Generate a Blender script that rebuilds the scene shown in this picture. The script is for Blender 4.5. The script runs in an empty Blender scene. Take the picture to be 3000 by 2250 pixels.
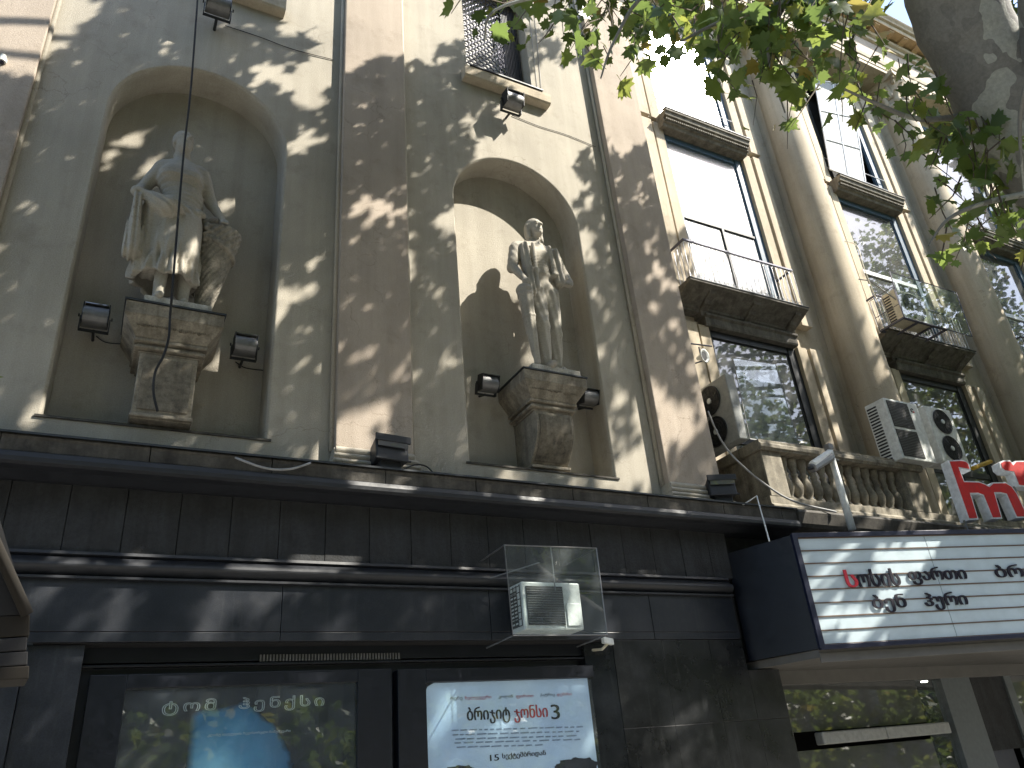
import bpy, math, random
import numpy as np
from mathutils import Vector, Matrix
random.seed(7); rng = np.random.default_rng(11)
S = bpy.context.scene
COL = S.collection

# ------------------------------------------------------------------ camera
F_PX, YAW, PITCH, ROLL = 2243.14, math.radians(29.68243), math.radians(26.87158), math.radians(-5.25549)
CAM = np.array([0.0, -8.0, 1.6])
def cam_axes():
    cy, sy, cp, sp, cr, sr = math.cos(YAW), math.sin(YAW), math.cos(PITCH), math.sin(PITCH), math.cos(ROLL), math.sin(ROLL)
    fwd = np.array([sy*cp, cy*cp, sp]); right = np.array([cy, -sy, 0]); up = np.cross(right, fwd)
    return right*cr+up*sr, -right*sr+up*cr, fwd
RX, UP, FW = cam_axes()
cd = bpy.data.cameras.new('camera'); cam = bpy.data.objects.new('camera', cd); COL.objects.link(cam)
cam.matrix_world = Matrix(((RX[0], UP[0], -FW[0], CAM[0]), (RX[1], UP[1], -FW[1], CAM[1]), (RX[2], UP[2], -FW[2], CAM[2]), (0, 0, 0, 1)))
cd.sensor_width = 36; cd.lens = F_PX/3000*36; cd.clip_end = 2000; cd.clip_start = 0.05
S.camera = cam
# ------------------------------------------------------------------ light
SUN = np.array([0.5191, -0.4474, 0.7283]); SUN = SUN/np.linalg.norm(SUN)
EL = math.asin(SUN[2]); AZ = math.atan2(SUN[0], SUN[1])
w = bpy.data.worlds.new('World'); S.world = w; w.use_nodes = True
nt = w.node_tree; bg = nt.nodes['Background']
sky = nt.nodes.new('ShaderNodeTexSky'); sky.sky_type = 'NISHITA'; sky.sun_disc = False
sky.sun_elevation = EL; sky.sun_rotation = AZ; sky.air_density = 1.0; sky.dust_density = 1.2
nt.links.new(sky.outputs[0], bg.inputs[0]); bg.inputs[1].default_value = 0.15
sl = bpy.data.lights.new('sun', 'SUN'); sl.energy = 4.2; sl.angle = math.radians(0.53); sl.color = (1.0, 0.94, 0.83)
so = bpy.data.objects.new('sun', sl); COL.objects.link(so)
so.rotation_euler = Vector(SUN).to_track_quat('Z', 'Y').to_euler()
S.view_settings.view_transform = 'Standard'; S.view_settings.look = 'None'
S.view_settings.exposure = 1.68; S.view_settings.gamma = 1.0
try: S.view_settings.use_curve_mapping = False
except Exception: pass
S.render.engine = 'CYCLES'; S.cycles.max_bounces = 8; S.cycles.transparent_max_bounces = 12
S.cycles.use_denoising = True

# ------------------------------------------------------------------ helpers
def ray(x, y):
    d = RX*(x-1500)/F_PX - UP*(y-1125)/F_PX + FW
    return d
def at(x, y, Y=0.0):
    d = ray(x, y); t = (Y-CAM[1])/d[1]; return CAM+d*t
def atD(x, y, D):
    d = ray(x, y); return CAM + d/np.linalg.norm(d)*D
def at_plane(x, y, p0, n):
    d = ray(x, y); t = np.dot(np.array(p0)-CAM, n)/np.dot(d, n); return CAM+d*t
def proj(P):
    P = np.atleast_2d(P)-CAM; z = P@FW
    return 1500+F_PX*(P@RX)/z, 1125-F_PX*(P@UP)/z, z
def in_frame(P, m=60):
    x, y, z = proj(P); return (z > 0.05) & (x > -m) & (x < 3000+m) & (y > -m) & (y < 2250+m)

class MB:
    def __init__(s): s.v = []; s.f = []
    def add(s, vs, fs):
        n = len(s.v); s.v += [tuple(map(float, q)) for q in vs]; s.f += [tuple(i+n for i in f) for f in fs]; return s
    def box(s, x0, x1, y0, y1, z0, z1):
        return s.add([(x0,y0,z0),(x1,y0,z0),(x1,y1,z0),(x0,y1,z0),(x0,y0,z1),(x1,y0,z1),(x1,y1,z1),(x0,y1,z1)],
                     [(0,3,2,1),(4,5,6,7),(0,1,5,4),(1,2,6,5),(2,3,7,6),(3,0,4,7)])
    def frustum(s, a, b):     # two rings of 4 points each
        return s.add(list(a)+list(b), [(3,2,1,0),(4,5,6,7),(0,1,5,4),(1,2,6,5),(2,3,7,6),(3,0,4,7)])
    def prism(s, pts, d, caps=True):  # polygon (3D points) extruded by vector d
        n = len(pts); a = [np.array(p, float) for p in pts]; b = [p+np.array(d, float) for p in a]
        fs = [(i, (i+1) % n, n+(i+1) % n, n+i) for i in range(n)]
        if caps: fs += [tuple(range(n))[::-1], tuple(range(n, 2*n))]
        return s.add(a+b, fs)
    def profile_x(s, prof, x0, x1):  # prof: (y,z) open or closed list swept along x, closed
        n = len(prof)
        v = [(x0, y, z) for y, z in prof]+[(x1, y, z) for y, z in prof]
        f = [(i, (i+1) % n, n+(i+1) % n, n+i) for i in range(n)]+[tuple(range(n))[::-1], tuple(range(n, 2*n))]
        return s.add(v, f)
    def lathe(s, prof, c, n=20, a0=0, a1=2*math.pi):   # prof (r,z)
        full = abs(a1-a0-2*math.pi) < 1e-6; m = n if full else n+1; vs = []; fs = []
        for r, z in prof:
            for k in range(m):
                a = a0+(a1-a0)*k/n; vs.append((c[0]+r*math.cos(a), c[1]+r*math.sin(a), c[2]+z))
        for j in range(len(prof)-1):
            for k in range(n):
                k2 = (k+1) % m; fs.append((j*m+k, j*m+k2, (j+1)*m+k2, (j+1)*m+k))
        return s.add(vs, fs)
    def tube(s, pts, r, n=8, cap=True):
        pts = [np.array(p, float) for p in pts]; rs = r if hasattr(r, '__len__') else [r]*len(pts)
        vs = []; fs = []; up = np.array([0.13, 0.21, 0.97])
        for i, p in enumerate(pts):
            t = pts[min(i+1, len(pts)-1)]-pts[max(i-1, 0)]; t = t/(np.linalg.norm(t)+1e-9)
            a = np.cross(t, up)
            if np.linalg.norm(a) < .2: a = np.cross(t, [1, 0.1, 0])
            a /= np.linalg.norm(a); b = np.cross(t, a)
            for k in range(n):
                an = 2*math.pi*k/n; vs.append(p+rs[i]*(a*math.cos(an)+b*math.sin(an)))
        for i in range(len(pts)-1):
            for k in range(n):
                k2 = (k+1) % n; fs.append((i*n+k, i*n+k2, (i+1)*n+k2, (i+1)*n+k))
        if cap: fs += [tuple(range(n))[::-1], tuple(range((len(pts)-1)*n, len(pts)*n))]
        return s.add(vs, fs)
    def cyl(s, a, b, r, n=16): return s.tube([a, b], r, n)
    def mesh(s, name, smooth=False):
        me = bpy.data.meshes.new(name); me.from_pydata(s.v, [], s.f); me.update()
        import bmesh
        bm = bmesh.new(); bm.from_mesh(me); bmesh.ops.recalc_face_normals(bm, faces=bm.faces); bm.to_mesh(me); bm.free()
        if smooth: me.polygons.foreach_set('use_smooth', [True]*len(me.polygons))
        return me
def new(name, me, mat=None, parent=None, loc=None, **k):
    o = bpy.data.objects.new(name, me); COL.objects.link(o)
    if me is not None and mat is not None and len(me.materials) == 0: me.materials.append(mat)
    if parent is not None: o.parent = parent
    if loc is not None: o.location = loc
    for a, b in k.items(): o[a] = b
    return o
def part(name, mb, mat, parent, bevel=0, smooth=False, **k):
    o = new(name, mb.mesh(name, smooth), mat, parent, **k)
    if parent is not None and parent.type == 'EMPTY':
        pass
    if bevel:
        m = o.modifiers.new('b', 'BEVEL'); m.width = bevel; m.segments = 2; m.limit_method = 'ANGLE'; m.angle_limit = 0.6
    return o
def thing(name, label, cat, group=None, loc=(0, 0, 0)):
    o = bpy.data.objects.new(name, None); COL.objects.link(o); o.location = loc; o['label'] = label; o['category'] = cat
    o.empty_display_size = .2
    if group: o['group'] = group
    return o
def copy_tree(o, parent=None):
    c = o.copy(); COL.objects.link(c)
    if parent is not None: c.parent = parent
    for ch in list(o.children): copy_tree(ch, c)
    return c

# ------------------------------------------------------------------ materials
class Mt:
    def __init__(s, name):
        s.m = bpy.data.materials.new(name); s.m.use_nodes = True; s.t = s.m.node_tree; s.b = s.t.nodes['Principled BSDF']
        s.out = s.t.nodes['Material Output']; s.co = s.t.nodes.new('ShaderNodeTexCoord').outputs['Object']
    def n(s, ty, **k):
        q = s.t.nodes.new(ty)
        for a, b in k.items(): setattr(q, a, b)
        return q
    def link(s, a, b): s.t.links.new(a, b)
    def geo(s): return s.n('ShaderNodeNewGeometry').outputs['Position']
    def scaled(s, vec, sc):
        q = s.n('ShaderNodeMapping'); q.inputs['Scale'].default_value = sc; s.link(vec, q.inputs[0]); return q.outputs[0]
    def noise(s, vec, scale, detail=5, rough=.55, w=False):
        q = s.n('ShaderNodeTexNoise'); q.inputs['Scale'].default_value = scale; q.inputs['Detail'].default_value = detail
        q.inputs['Roughness'].default_value = rough; s.link(vec, q.inputs['Vector']); return q.outputs['Fac']
    def ramp(s, fac, stops):
        q = s.n('ShaderNodeValToRGB'); e = q.color_ramp.elements
        while len(e) < len(stops): e.new(.5)
        for i, (p, c) in enumerate(stops): e[i].position = p; e[i].color = (*c, 1) if len(c) == 3 else c
        s.link(fac, q.inputs[0]); return q.outputs['Color']
    def mix(s, fac, a, b, mode='MIX'):
        q = s.n('ShaderNodeMix', data_type='RGBA', blend_type=mode)
        for inp, v in ((q.inputs[0], fac), (q.inputs[6], a), (q.inputs[7], b)):
            if hasattr(v, 'links') or hasattr(v, 'is_output'): s.link(v, inp)
            elif isinstance(v, (int, float)): inp.default_value = v
            else: inp.default_value = (*v, 1)
        return q.outputs[2]
    def bump(s, fac, strength=.3, dist=.01, base=None):
        q = s.n('ShaderNodeBump'); q.inputs['Strength'].default_value = strength; q.inputs['Distance'].default_value = dist
        s.link(fac, q.inputs['Height'])
        if base is not None: s.link(base, q.inputs['Normal'])
        s.link(q.outputs[0], s.b.inputs['Normal']); return q.outputs[0]
    def col(s, c):
        if isinstance(c, tuple): s.b.inputs['Base Color'].default_value = (*c, 1)
        else: s.link(c, s.b.inputs['Base Color'])
    def set(s, **k):
        for a, v in k.items(): s.b.inputs[a.replace('_', ' ')].default_value = v
        return s

def stucco(name, c, var=.16, grain=120, streak=.16, dirt=(.5, .47, .42), bstr=.35):
    m = Mt(name); g = m.geo()
    big = m.noise(g, .8, 6); c1 = m.ramp(big, [(.3, tuple(x*(1-var) for x in c)), (.7, tuple(min(1, x*(1+var*.5)) for x in c))])
    fine = m.noise(g, grain*.6, 4, .8)
    c2 = m.mix(.9, c1, m.ramp(fine, [(.25, (.72, .72, .72)), (.6, (1.04, 1.04, 1.04))]), 'MULTIPLY')
    st = m.noise(m.scaled(g, (5, 5, .35)), 1.0, 6, .6)
    c3 = m.mix(streak, c2, m.ramp(st, [(.38, dirt), (.6, (1, 1, 1))]), 'MULTIPLY')
    # patch repairs, faint soot clouds and hairline cracks
    pa = m.noise(g, 2.3, 8, .7); c3 = m.mix(.75, c3, m.ramp(pa, [(.33, (.80, .79, .77)), (.46, (1, 1, 1)), (.66, (1, 1, 1)), (.78, (1.10, 1.09, 1.06))]), 'MULTIPLY')
    vo = m.n('ShaderNodeTexVoronoi'); vo.feature = 'DISTANCE_TO_EDGE'; vo.inputs['Scale'].default_value = .55
    nv = m.n('ShaderNodeTexNoise'); nv.inputs['Scale'].default_value = 2.2; nv.inputs['Detail'].default_value = 8; m.link(g, nv.inputs['Vector'])
    av = m.n('ShaderNodeVectorMath'); av.operation = 'ADD'; m.link(g, av.inputs[0]); m.link(nv.outputs['Color'], av.inputs[1]); m.link(av.outputs[0], vo.inputs['Vector'])
    ck = m.ramp(vo.outputs['Distance'], [(.0, (.55, .53, .5)), (.004, (1, 1, 1))]); c3 = m.mix(m.ramp(m.noise(g, .5, 2), [(.5, (0, 0, 0)), (.6, (.8, .8, .8))]), c3, m.mix(1.0, c3, ck, 'MULTIPLY'))
    m.col(c3); m.set(Roughness=.9); m.bump(m.noise(g, grain*.55, 4, .7), bstr, .012)
    return m.m
def stone(name, c, scale=6, dark=.45, rough=.85, bump=.5, spots=True):
    m = Mt(name); g = m.geo(); a = m.noise(g, scale, 8, .65); b = m.noise(g, scale*9, 4, .7)
    c1 = m.ramp(a, [(.3, tuple(x*dark for x in c)), (.55, c), (.8, tuple(min(1, x*1.2) for x in c))])
    c2 = m.mix(.8, c1, m.ramp(b, [(.3, (.6, .6, .6)), (.6, (1.05, 1.05, 1.05))]), 'MULTIPLY')
    st = m.noise(m.scaled(g, (9, 9, .6)), 1, 6, .6); c3 = m.mix(.55, c2, m.ramp(st, [(.4, (.45, .42, .38)), (.58, (1, 1, 1))]), 'MULTIPLY')
    m.col(c3); m.set(Roughness=rough); m.bump(m.noise(g, scale*14, 5, .7), bump, .012); return m.m
def granite(name, c, rough=.16, speck=.5, dusty=.25):
    m = Mt(name); g = m.geo(); a = m.noise(g, 90, 3, .8); d = m.noise(g, 1.4, 6, .6)
    c1 = m.ramp(a, [(.35, tuple(x*(1-speck) for x in c)), (.65, tuple(x*(1+speck) for x in c))])
    d2 = m.noise(g, 9, 8, .75); dr = m.noise(m.scaled(g, (14, 14, .9)), 1, 6, .65)
    c2 = m.mix(m.ramp(d, [(.45, (0, 0, 0)), (.8, (dusty, dusty, dusty))]), c1, (.16, .165, .17))
    c2 = m.mix(m.ramp(d2, [(.5, (0, 0, 0)), (.75, (dusty*.8,)*3)]), c2, (.17, .165, .155)); c2 = m.mix(m.ramp(dr, [(.56, (0, 0, 0)), (.72, (dusty*.9,)*3)]), c2, (.15, .15, .145))
    m.col(c2); r = m.ramp(d, [(.3, (rough,)*3), (.75, (min(1, rough+.25),)*3)]); m.link(r, m.b.inputs['Roughness'])
    m.bump(m.noise(g, 60, 3), .04, .004); return m.m
def plain(name, c, rough=.5, metal=0., nscale=14, var=.25, bump=.1):
    m = Mt(name); g = m.geo(); a = m.noise(g, nscale, 6, .6)
    m.col(m.ramp(a, [(.3, tuple(x*(1-var) for x in c)), (.7, tuple(min(1, x*(1+var*.4)) for x in c))]))
    r = m.ramp(a, [(.3, (rough,)*3), (.7, (min(1, rough*1.35+.03),)*3)]); m.link(r, m.b.inputs['Roughness'])
    m.set(Metallic=metal); m.bump(m.noise(g, nscale*6, 3), bump, .004); return m.m
def glass_dirty(name, body=(.015, .017, .02), dust=.045, rough=.2, lobe=.05):
    m = Mt(name); g = m.geo(); t = m.t
    m.col(body); m.set(Roughness=.02, IOR=1.6); m.b.inputs['Specular IOR Level'].default_value = .9
    gl = m.n('ShaderNodeBsdfGlossy'); gl.inputs['Roughness'].default_value = rough; gl.inputs['Color'].default_value = (1, 1, 1, 1)
    df = m.n('ShaderNodeBsdfDiffuse'); df.inputs['Color'].default_value = (.75, .74, .7, 1)
    a = m.noise(g, 1.7, 7, .65)
    mx = m.n('ShaderNodeMixShader'); mx.inputs[0].default_value = lobe; m.link(m.b.outputs[0], mx.inputs[1]); m.link(gl.outputs[0], mx.inputs[2])
    my = m.n('ShaderNodeMixShader'); f = m.ramp(a, [(.3, (dust*.4,)*3), (.75, (dust*1.7,)*3)]); m.link(f, my.inputs[0])
    m.link(mx.outputs[0], my.inputs[1]); m.link(df.outputs[0], my.inputs[2]); m.link(my.outputs[0], m.out.inputs[0]); return m.m
def glass_clear(name, tint=(.88, .92, .92), haze=.05, film=(.55, .6, .62)):
    m = Mt(name); tr = m.n('ShaderNodeBsdfTransparent'); tr.inputs[0].default_value = (*tint, 1)
    gl = m.n('ShaderNodeBsdfGlossy'); gl.inputs['Roughness'].default_value = .0
    lw = m.n('ShaderNodeLayerWeight'); lw.inputs[0].default_value = .5
    pw = m.n('ShaderNodeMath'); pw.operation = 'POWER'; m.link(lw.outputs['Facing'], pw.inputs[0]); pw.inputs[1].default_value = 4.0
    fr = m.n('ShaderNodeMath'); fr.operation = 'MULTIPLY_ADD'; m.link(pw.outputs[0], fr.inputs[0]); fr.inputs[1].default_value = .9; fr.inputs[2].default_value = .05
    a = m.n('ShaderNodeMixShader'); m.link(fr.outputs[0], a.inputs[0]); m.link(tr.outputs[0], a.inputs[1]); m.link(gl.outputs[0], a.inputs[2])
    df = m.n('ShaderNodeBsdfDiffuse'); df.inputs[0].default_value = (*film, 1)
    b = m.n('ShaderNodeMixShader'); nz = m.noise(m.geo(), 3.5, 6, .6); m.link(m.ramp(nz, [(.3, (haze*.5,)*3), (.8, (haze*1.6,)*3)]), b.inputs[0])
    m.link(a.outputs[0], b.inputs[1]); m.link(df.outputs[0], b.inputs[2]); m.link(b.outputs[0], m.out.inputs[0]); return m.m

M = {}
M['plaster'] = stucco('plaster', (.43, .395, .328), streak=.22, bstr=.6)
M['plaster_pink'] = stucco('plaster_pink', (.42, .355, .29), grain=130, streak=.2, bstr=.6)
M['wing_plaster'] = stucco('wing_plaster', (.50, .43, .325), grain=110, streak=.3)
M['ledge'] = stone('ledge', (.085, .078, .066), 4, .35)
M['frieze'] = stone('frieze', (.030, .032, .034), 3, .6, bump=.7)
M['torus'] = plain('torus', (.020, .022, .027), .4, var=.35)
M['band'] = granite('band', (.010, .0125, .018), .3, dusty=.10)
M['black'] = granite('black_granite', (.009, .010, .011), .2, dusty=.14)
M['console'] = stone('console', (.30, .265, .205), 5, .5)
M['console_panel'] = stone('console_panel', (.23, .20, .15), 14, .45, bump=.9)
M['statue'] = stucco('statue_stone', (.40, .37, .31), grain=90, streak=.12, var=.2)
M['basket'] = stone('basket', (.36, .33, .27), 14, .5, bump=.8)
M['base'] = stone('pale_base', (.55, .53, .47), 6, .7)
M['balus'] = stone('balustrade', (.30, .27, .21), 5, .45)
M['sheet'] = plain('sheet_metal', (.06, .065, .07), .45, .6)
M['dark_metal'] = plain('dark_metal', (.03, .032, .035), .4, .4)
M['grey_metal'] = plain('grey_metal', (.2, .2, .2), .4, .6)
M['white_metal'] = plain('white_metal', (.66, .68, .66), .4)
M['beige_metal'] = plain('beige_metal', (.55, .50, .38), .45)
M['iron'] = plain('iron', (.10, .10, .13), .45, .5)
M['pale_iron'] = plain('pale_iron', (.5, .5, .52), .4, .5)
M['blue_paint'] = plain('blue_paint', (.055, .105, .16), .45, var=.4)
M['grey_white'] = plain('grey_white', (.30, .31, .30), .5)
M['pvc'] = plain('pvc', (.78, .79, .8), .25, var=.08)
M['navy'] = plain('navy_panel', (.005, .007, .013), .3)
M['navy_trim'] = plain('navy_trim', (.010, .013, .035), .35)
M['board'] = plain('letter_board', (.50, .59, .63), .3, var=.12, nscale=3)
M['rust'] = plain('rust_rail', (.13, .085, .06), .7)
M['red'] = plain('red_face', (.50, .008, .006), .5, var=.3)
M['letter_side'] = plain('letter_side', (.66, .70, .74), .4)
M['ink'] = plain('ink', (.012, .010, .02), .85)
M['ink_red'] = plain('ink_red', (.6, .03, .05), .4)
M['faint'] = plain('faint_ink', (.35, .42, .56), .6)
M['black_rubber'] = plain('cable', (.012, .012, .013), .6)
M['grey_cable'] = plain('grey_cable', (.3, .3, .3), .5)
M['fan_dark'] = plain('fan_dark', (.012, .013, .015), .5)
M['yellow'] = plain('yellow', (.55, .33, .02), .5)
M['glass'] = glass_dirty('window_glass')
M['glass_glare'] = glass_dirty('sunny_glass', dust=.08, rough=.27, lobe=.30)
M['glass_dark'] = glass_dirty('dark_glass', dust=.05, lobe=.04, rough=.3)
M['glass_clear'] = glass_clear('clear_glass')
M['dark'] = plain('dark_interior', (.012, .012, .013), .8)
M['curtain'] = plain('curtain', (.68, .67, .66), .8)
M['net'] = plain('net_pane', (.33, .34, .34), .6)
M['soffit'] = plain('soffit', (.11, .105, .095), .5, nscale=5)
M['mullion'] = plain('mullion', (.10, .115, .12), .4)
M['wood'] = plain('wood', (.014, .011, .007), .95, nscale=9)
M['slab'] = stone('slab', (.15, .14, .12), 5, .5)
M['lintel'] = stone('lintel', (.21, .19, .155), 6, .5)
M['orange_plaster'] = stucco('orange_plaster', (.46, .32, .18), grain=80)

def bark():
    m = Mt('bark'); g = m.co; v = m.n('ShaderNodeTexVoronoi'); v.inputs['Scale'].default_value = 2.6
    q = m.scaled(g, (1, 1, .55)); nz = m.n('ShaderNodeTexNoise'); nz.inputs['Scale'].default_value = 3; m.link(q, nz.inputs['Vector'])
    ad = m.n('ShaderNodeVectorMath'); ad.operation = 'ADD'; m.link(q, ad.inputs[0]); m.link(nz.outputs['Color'], ad.inputs[1]); m.link(ad.outputs[0], v.inputs['Vector'])
    sep = m.n('ShaderNodeSeparateColor'); m.link(v.outputs['Color'], sep.inputs[0])
    c = m.ramp(sep.outputs[0], [(.0, (.17, .165, .15)), (.5, (.205, .20, .18)), (.78, (.22, .215, .19)), (.83, (.32, .325, .28)), (1., (.36, .365, .32))])
    c.node.color_ramp.interpolation = 'LINEAR'
    f = m.noise(g, 30, 5, .7); m.col(m.mix(.7, c, m.ramp(f, [(.3, (.6, .6, .6)), (.7, (1.1, 1.1, 1.1))]), 'MULTIPLY'))
    m.set(Roughness=.85); m.bump(m.noise(g, 22, 6, .7), .5, .02); return m.m
M['bark'] = bark()
M['twig'] = plain('twig', (.10, .075, .05), .8)
def leafmat():
    m = Mt('leaf'); oi = m.n('ShaderNodeObjectInfo'); geo = m.n('ShaderNodeNewGeometry')
    ad = m.n('ShaderNodeMath'); ad.operation = 'ADD'; m.link(oi.outputs['Random'], ad.inputs[0]); m.link(geo.outputs['Random Per Island'], ad.inputs[1])
    fr = m.n('ShaderNodeMath'); fr.operation = 'FRACT'; m.link(ad.outputs[0], fr.inputs[0])
    c = m.ramp(fr.outputs[0], [(0, (.032, .065, .012)), (.45, (.055, .10, .016)), (.75, (.09, .14, .018)), (.93, (.15, .17, .02)), (.99, (.18, .13, .025))])
    m.col(c); m.set(Roughness=.42)
    tl = m.n('ShaderNodeBsdfTranslucent'); c2 = m.mix(.85, c, (1.0, 1.0, .35), 'MULTIPLY')
    g2 = m.n('ShaderNodeGamma'); m.link(c2, g2.inputs[0]); g2.inputs[1].default_value = .52; m.link(g2.outputs[0], tl.inputs[0])
    mx = m.n('ShaderNodeMixShader'); mx.inputs[0].default_value = .42; m.link(m.b.outputs[0], mx.inputs[1]); m.link(tl.outputs[0], mx.inputs[2])
    m.link(mx.outputs[0], m.out.inputs[0]); return m.m
M['leaf'] = leafmat()
def emis(name, c, s):
    m = Mt(name); m.b.inputs['Emission Color'].default_value = (*c, 1); m.b.inputs['Emission Strength'].default_value = s; m.col((.5, .5, .5)); return m.m
M['lamp'] = emis('downlight', (1, .93, .8), 6)

# ------------------------------------------------------------------ ground
def sheet(name, x0, x1, y0, y1, z, mat):
    o = part(name, MB().add([(x0, y0, z), (x1, y0, z), (x1, y1, z), (x0, y1, z)], [(0, 1, 2, 3)]), mat, None); o['kind'] = 'structure'; return o
M['asphalt'] = plain('asphalt', (.05, .05, .052), .9, nscale=20)
M['paving'] = plain('paving', (.26, .25, .23), .85, nscale=2)
M['kerb'] = plain('kerb', (.30, .29, .27), .85)
sheet('ground', -400, 400, -400, 400, -.14, M['asphalt'])
pv = part('pavement', MB().box(-60, 80, -10.5, .6, -.13, 0), M['paving'], None); pv['kind'] = 'structure'
kb = part('kerb', MB().box(-60, 80, -10.75, -10.5, -.13, .012), M['kerb'], None); kb['kind'] = 'structure'

# row of houses across the street (they show only as reflections in the polished fronts)
def street_house(x0, x1, h, col, label):
    t = thing('street_house', label, 'building', 'houses across the street'); m_ = stucco('house_plaster', col)
    part('front', MB().box(x0, x1, -50, -38, -.1, h), m_, t); part('cornice', MB().box(x0-.2, x1+.2, -50, -37.5, h+.003, h+.5), m_, t)
    wm = MB().box(0, 1.4, -.04, .0, 0, 2.2).mesh('window'); wm.materials.append(plain('far_pane', (.03, .035, .04), .1))
    n_ = int((x1-x0)/3.2)
    for f_ in range(int(h/4)):
        for i_ in range(n_): new('window', wm, None, t, (x0+.9+i_*3.2, -37.98+.02, 1.2+f_*4)).rotation_euler = (0, 0, 0)
street_house(-60, -22, 17, (.17, .15, .12), 'tan house across the street, leftmost reflected')
street_house(-21.5, 12, 20, (.15, .14, .125), 'grey house across the street opposite the niches')
street_house(12.5, 190, 16, (.18, .155, .125), 'long low ochre house across the street')

# ------------------------------------------------------------------ building, main block
B = thing('cinema_building', 'stone and plaster cinema front with statue niches, dark granite ground floor and columned wing', 'building')
BX0, PX3 = -9.0, 7.80
def arch_wall():
    mb = MB(); top = 17.5; zb0 = 4.66
    niches = [(.34, 1.09, 5.07, 9.23), (4.955, 1.115, 5.06, 9.28)]
    wins = [(.34, .65, 12.06, 14.6), (4.88, .63, 12.06, 14.6)]
    def q(x0, x1, z0, z1): mb.add([(x0, 0, z0), (x1, 0, z0), (x1, 0, z1), (x0, 0, z1)], [(0, 1, 2, 3)])
    xs = BX0
    D = .46; ch = .05
    for (c, hw, zb, zs), (wc, ww, w0, w1) in zip(niches, wins):
        x0, x1 = c-hw, c+hw
        q(xs, x0, zb0, top); q(x0, x1, zb0, zb)
        N = 40; zt = w0
        for i in range(N):
            a0 = math.pi*(1-i/N); a1 = math.pi*(1-(i+1)/N)
            p = (c+hw*math.cos(a0), zs+hw*math.sin(a0)); r = (c+hw*math.cos(a1), zs+hw*math.sin(a1))
            mb.add([(p[0], 0, p[1]), (r[0], 0, r[1]), (r[0], 0, zt), (p[0], 0, zt)], [(0, 1, 2, 3)])
        q(x0, wc-ww, zt, top); q(wc+ww, x1, zt, top); q(wc-ww, wc+ww, w1, top)
        # window reveals
        rd = .42
        mb.add([(wc-ww, 0, w0), (wc-ww, rd, w0), (wc-ww, rd, w1), (wc-ww, 0, w1)], [(0, 1, 2, 3)])
        mb.add([(wc+ww, 0, w0), (wc+ww, rd, w0), (wc+ww, rd, w1), (wc+ww, 0, w1)], [(3, 2, 1, 0)])
        mb.add([(wc-ww, 0, w1), (wc-ww, rd, w1), (wc+ww, rd, w1), (wc+ww, 0, w1)], [(0, 1, 2, 3)])
        mb.add([(wc-ww, 0, w0), (wc-ww, rd, w0), (wc+ww, rd, w0), (wc+ww, 0, w0)], [(3, 2, 1, 0)])
        xs = x1
    q(xs, PX3, zb0, top)
    mb.add([(PX3, 0, zb0), (PX3, 2.4, zb0), (PX3, 2.4, top), (PX3, 0, top)], [(0, 1, 2, 3)])
    return mb, niches, wins
mb, NI, WI = arch_wall()
part('plaster_wall', mb, M['plaster'], B)
for c, hw, zb, zs in NI:
    mb = MB(); D = .46; N = 48
    ring = [(c-hw, zb)]+[(c+hw*math.cos(math.pi*(1-i/N)), zs+hw*math.sin(math.pi*(1-i/N))) for i in range(N+1)]+[(c+hw, zb)]
    def inset(k):
        h = hw-k
        return [(c-h, zb)]+[(c+h*math.cos(math.pi*(1-i/N)), zs+h*math.sin(math.pi*(1-i/N))) for i in range(N+1)]+[(c+h, zb)]
    # rolled arris then reveal then back panel
    layers = [(0, 0.0), (.012, .005), (.03, .028), (.035, .06), (.035, D)]
    rings = [[(x, y, z) for x, z in inset(k)] for k, y in layers]
    for a, b in zip(rings, rings[1:]):
        n = len(a); mb.add(a+b, [(i, i+1, n+i+1, n+i) for i in range(n-1)])
    mb.add(rings[-1], [tuple(range(len(ring)))])
    mb.add([(c-hw, 0, zb), (c+hw, 0, zb), (c+hw, D, zb), (c-hw, D, zb)], [(0, 1, 2, 3)])
    part('niche', mb, M['plaster'], B)
    part('niche_sill', MB().box(c-hw-.03, c+hw+.03, -.018, .06, zb-.018, zb+.006), M['ledge'], B)
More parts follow.
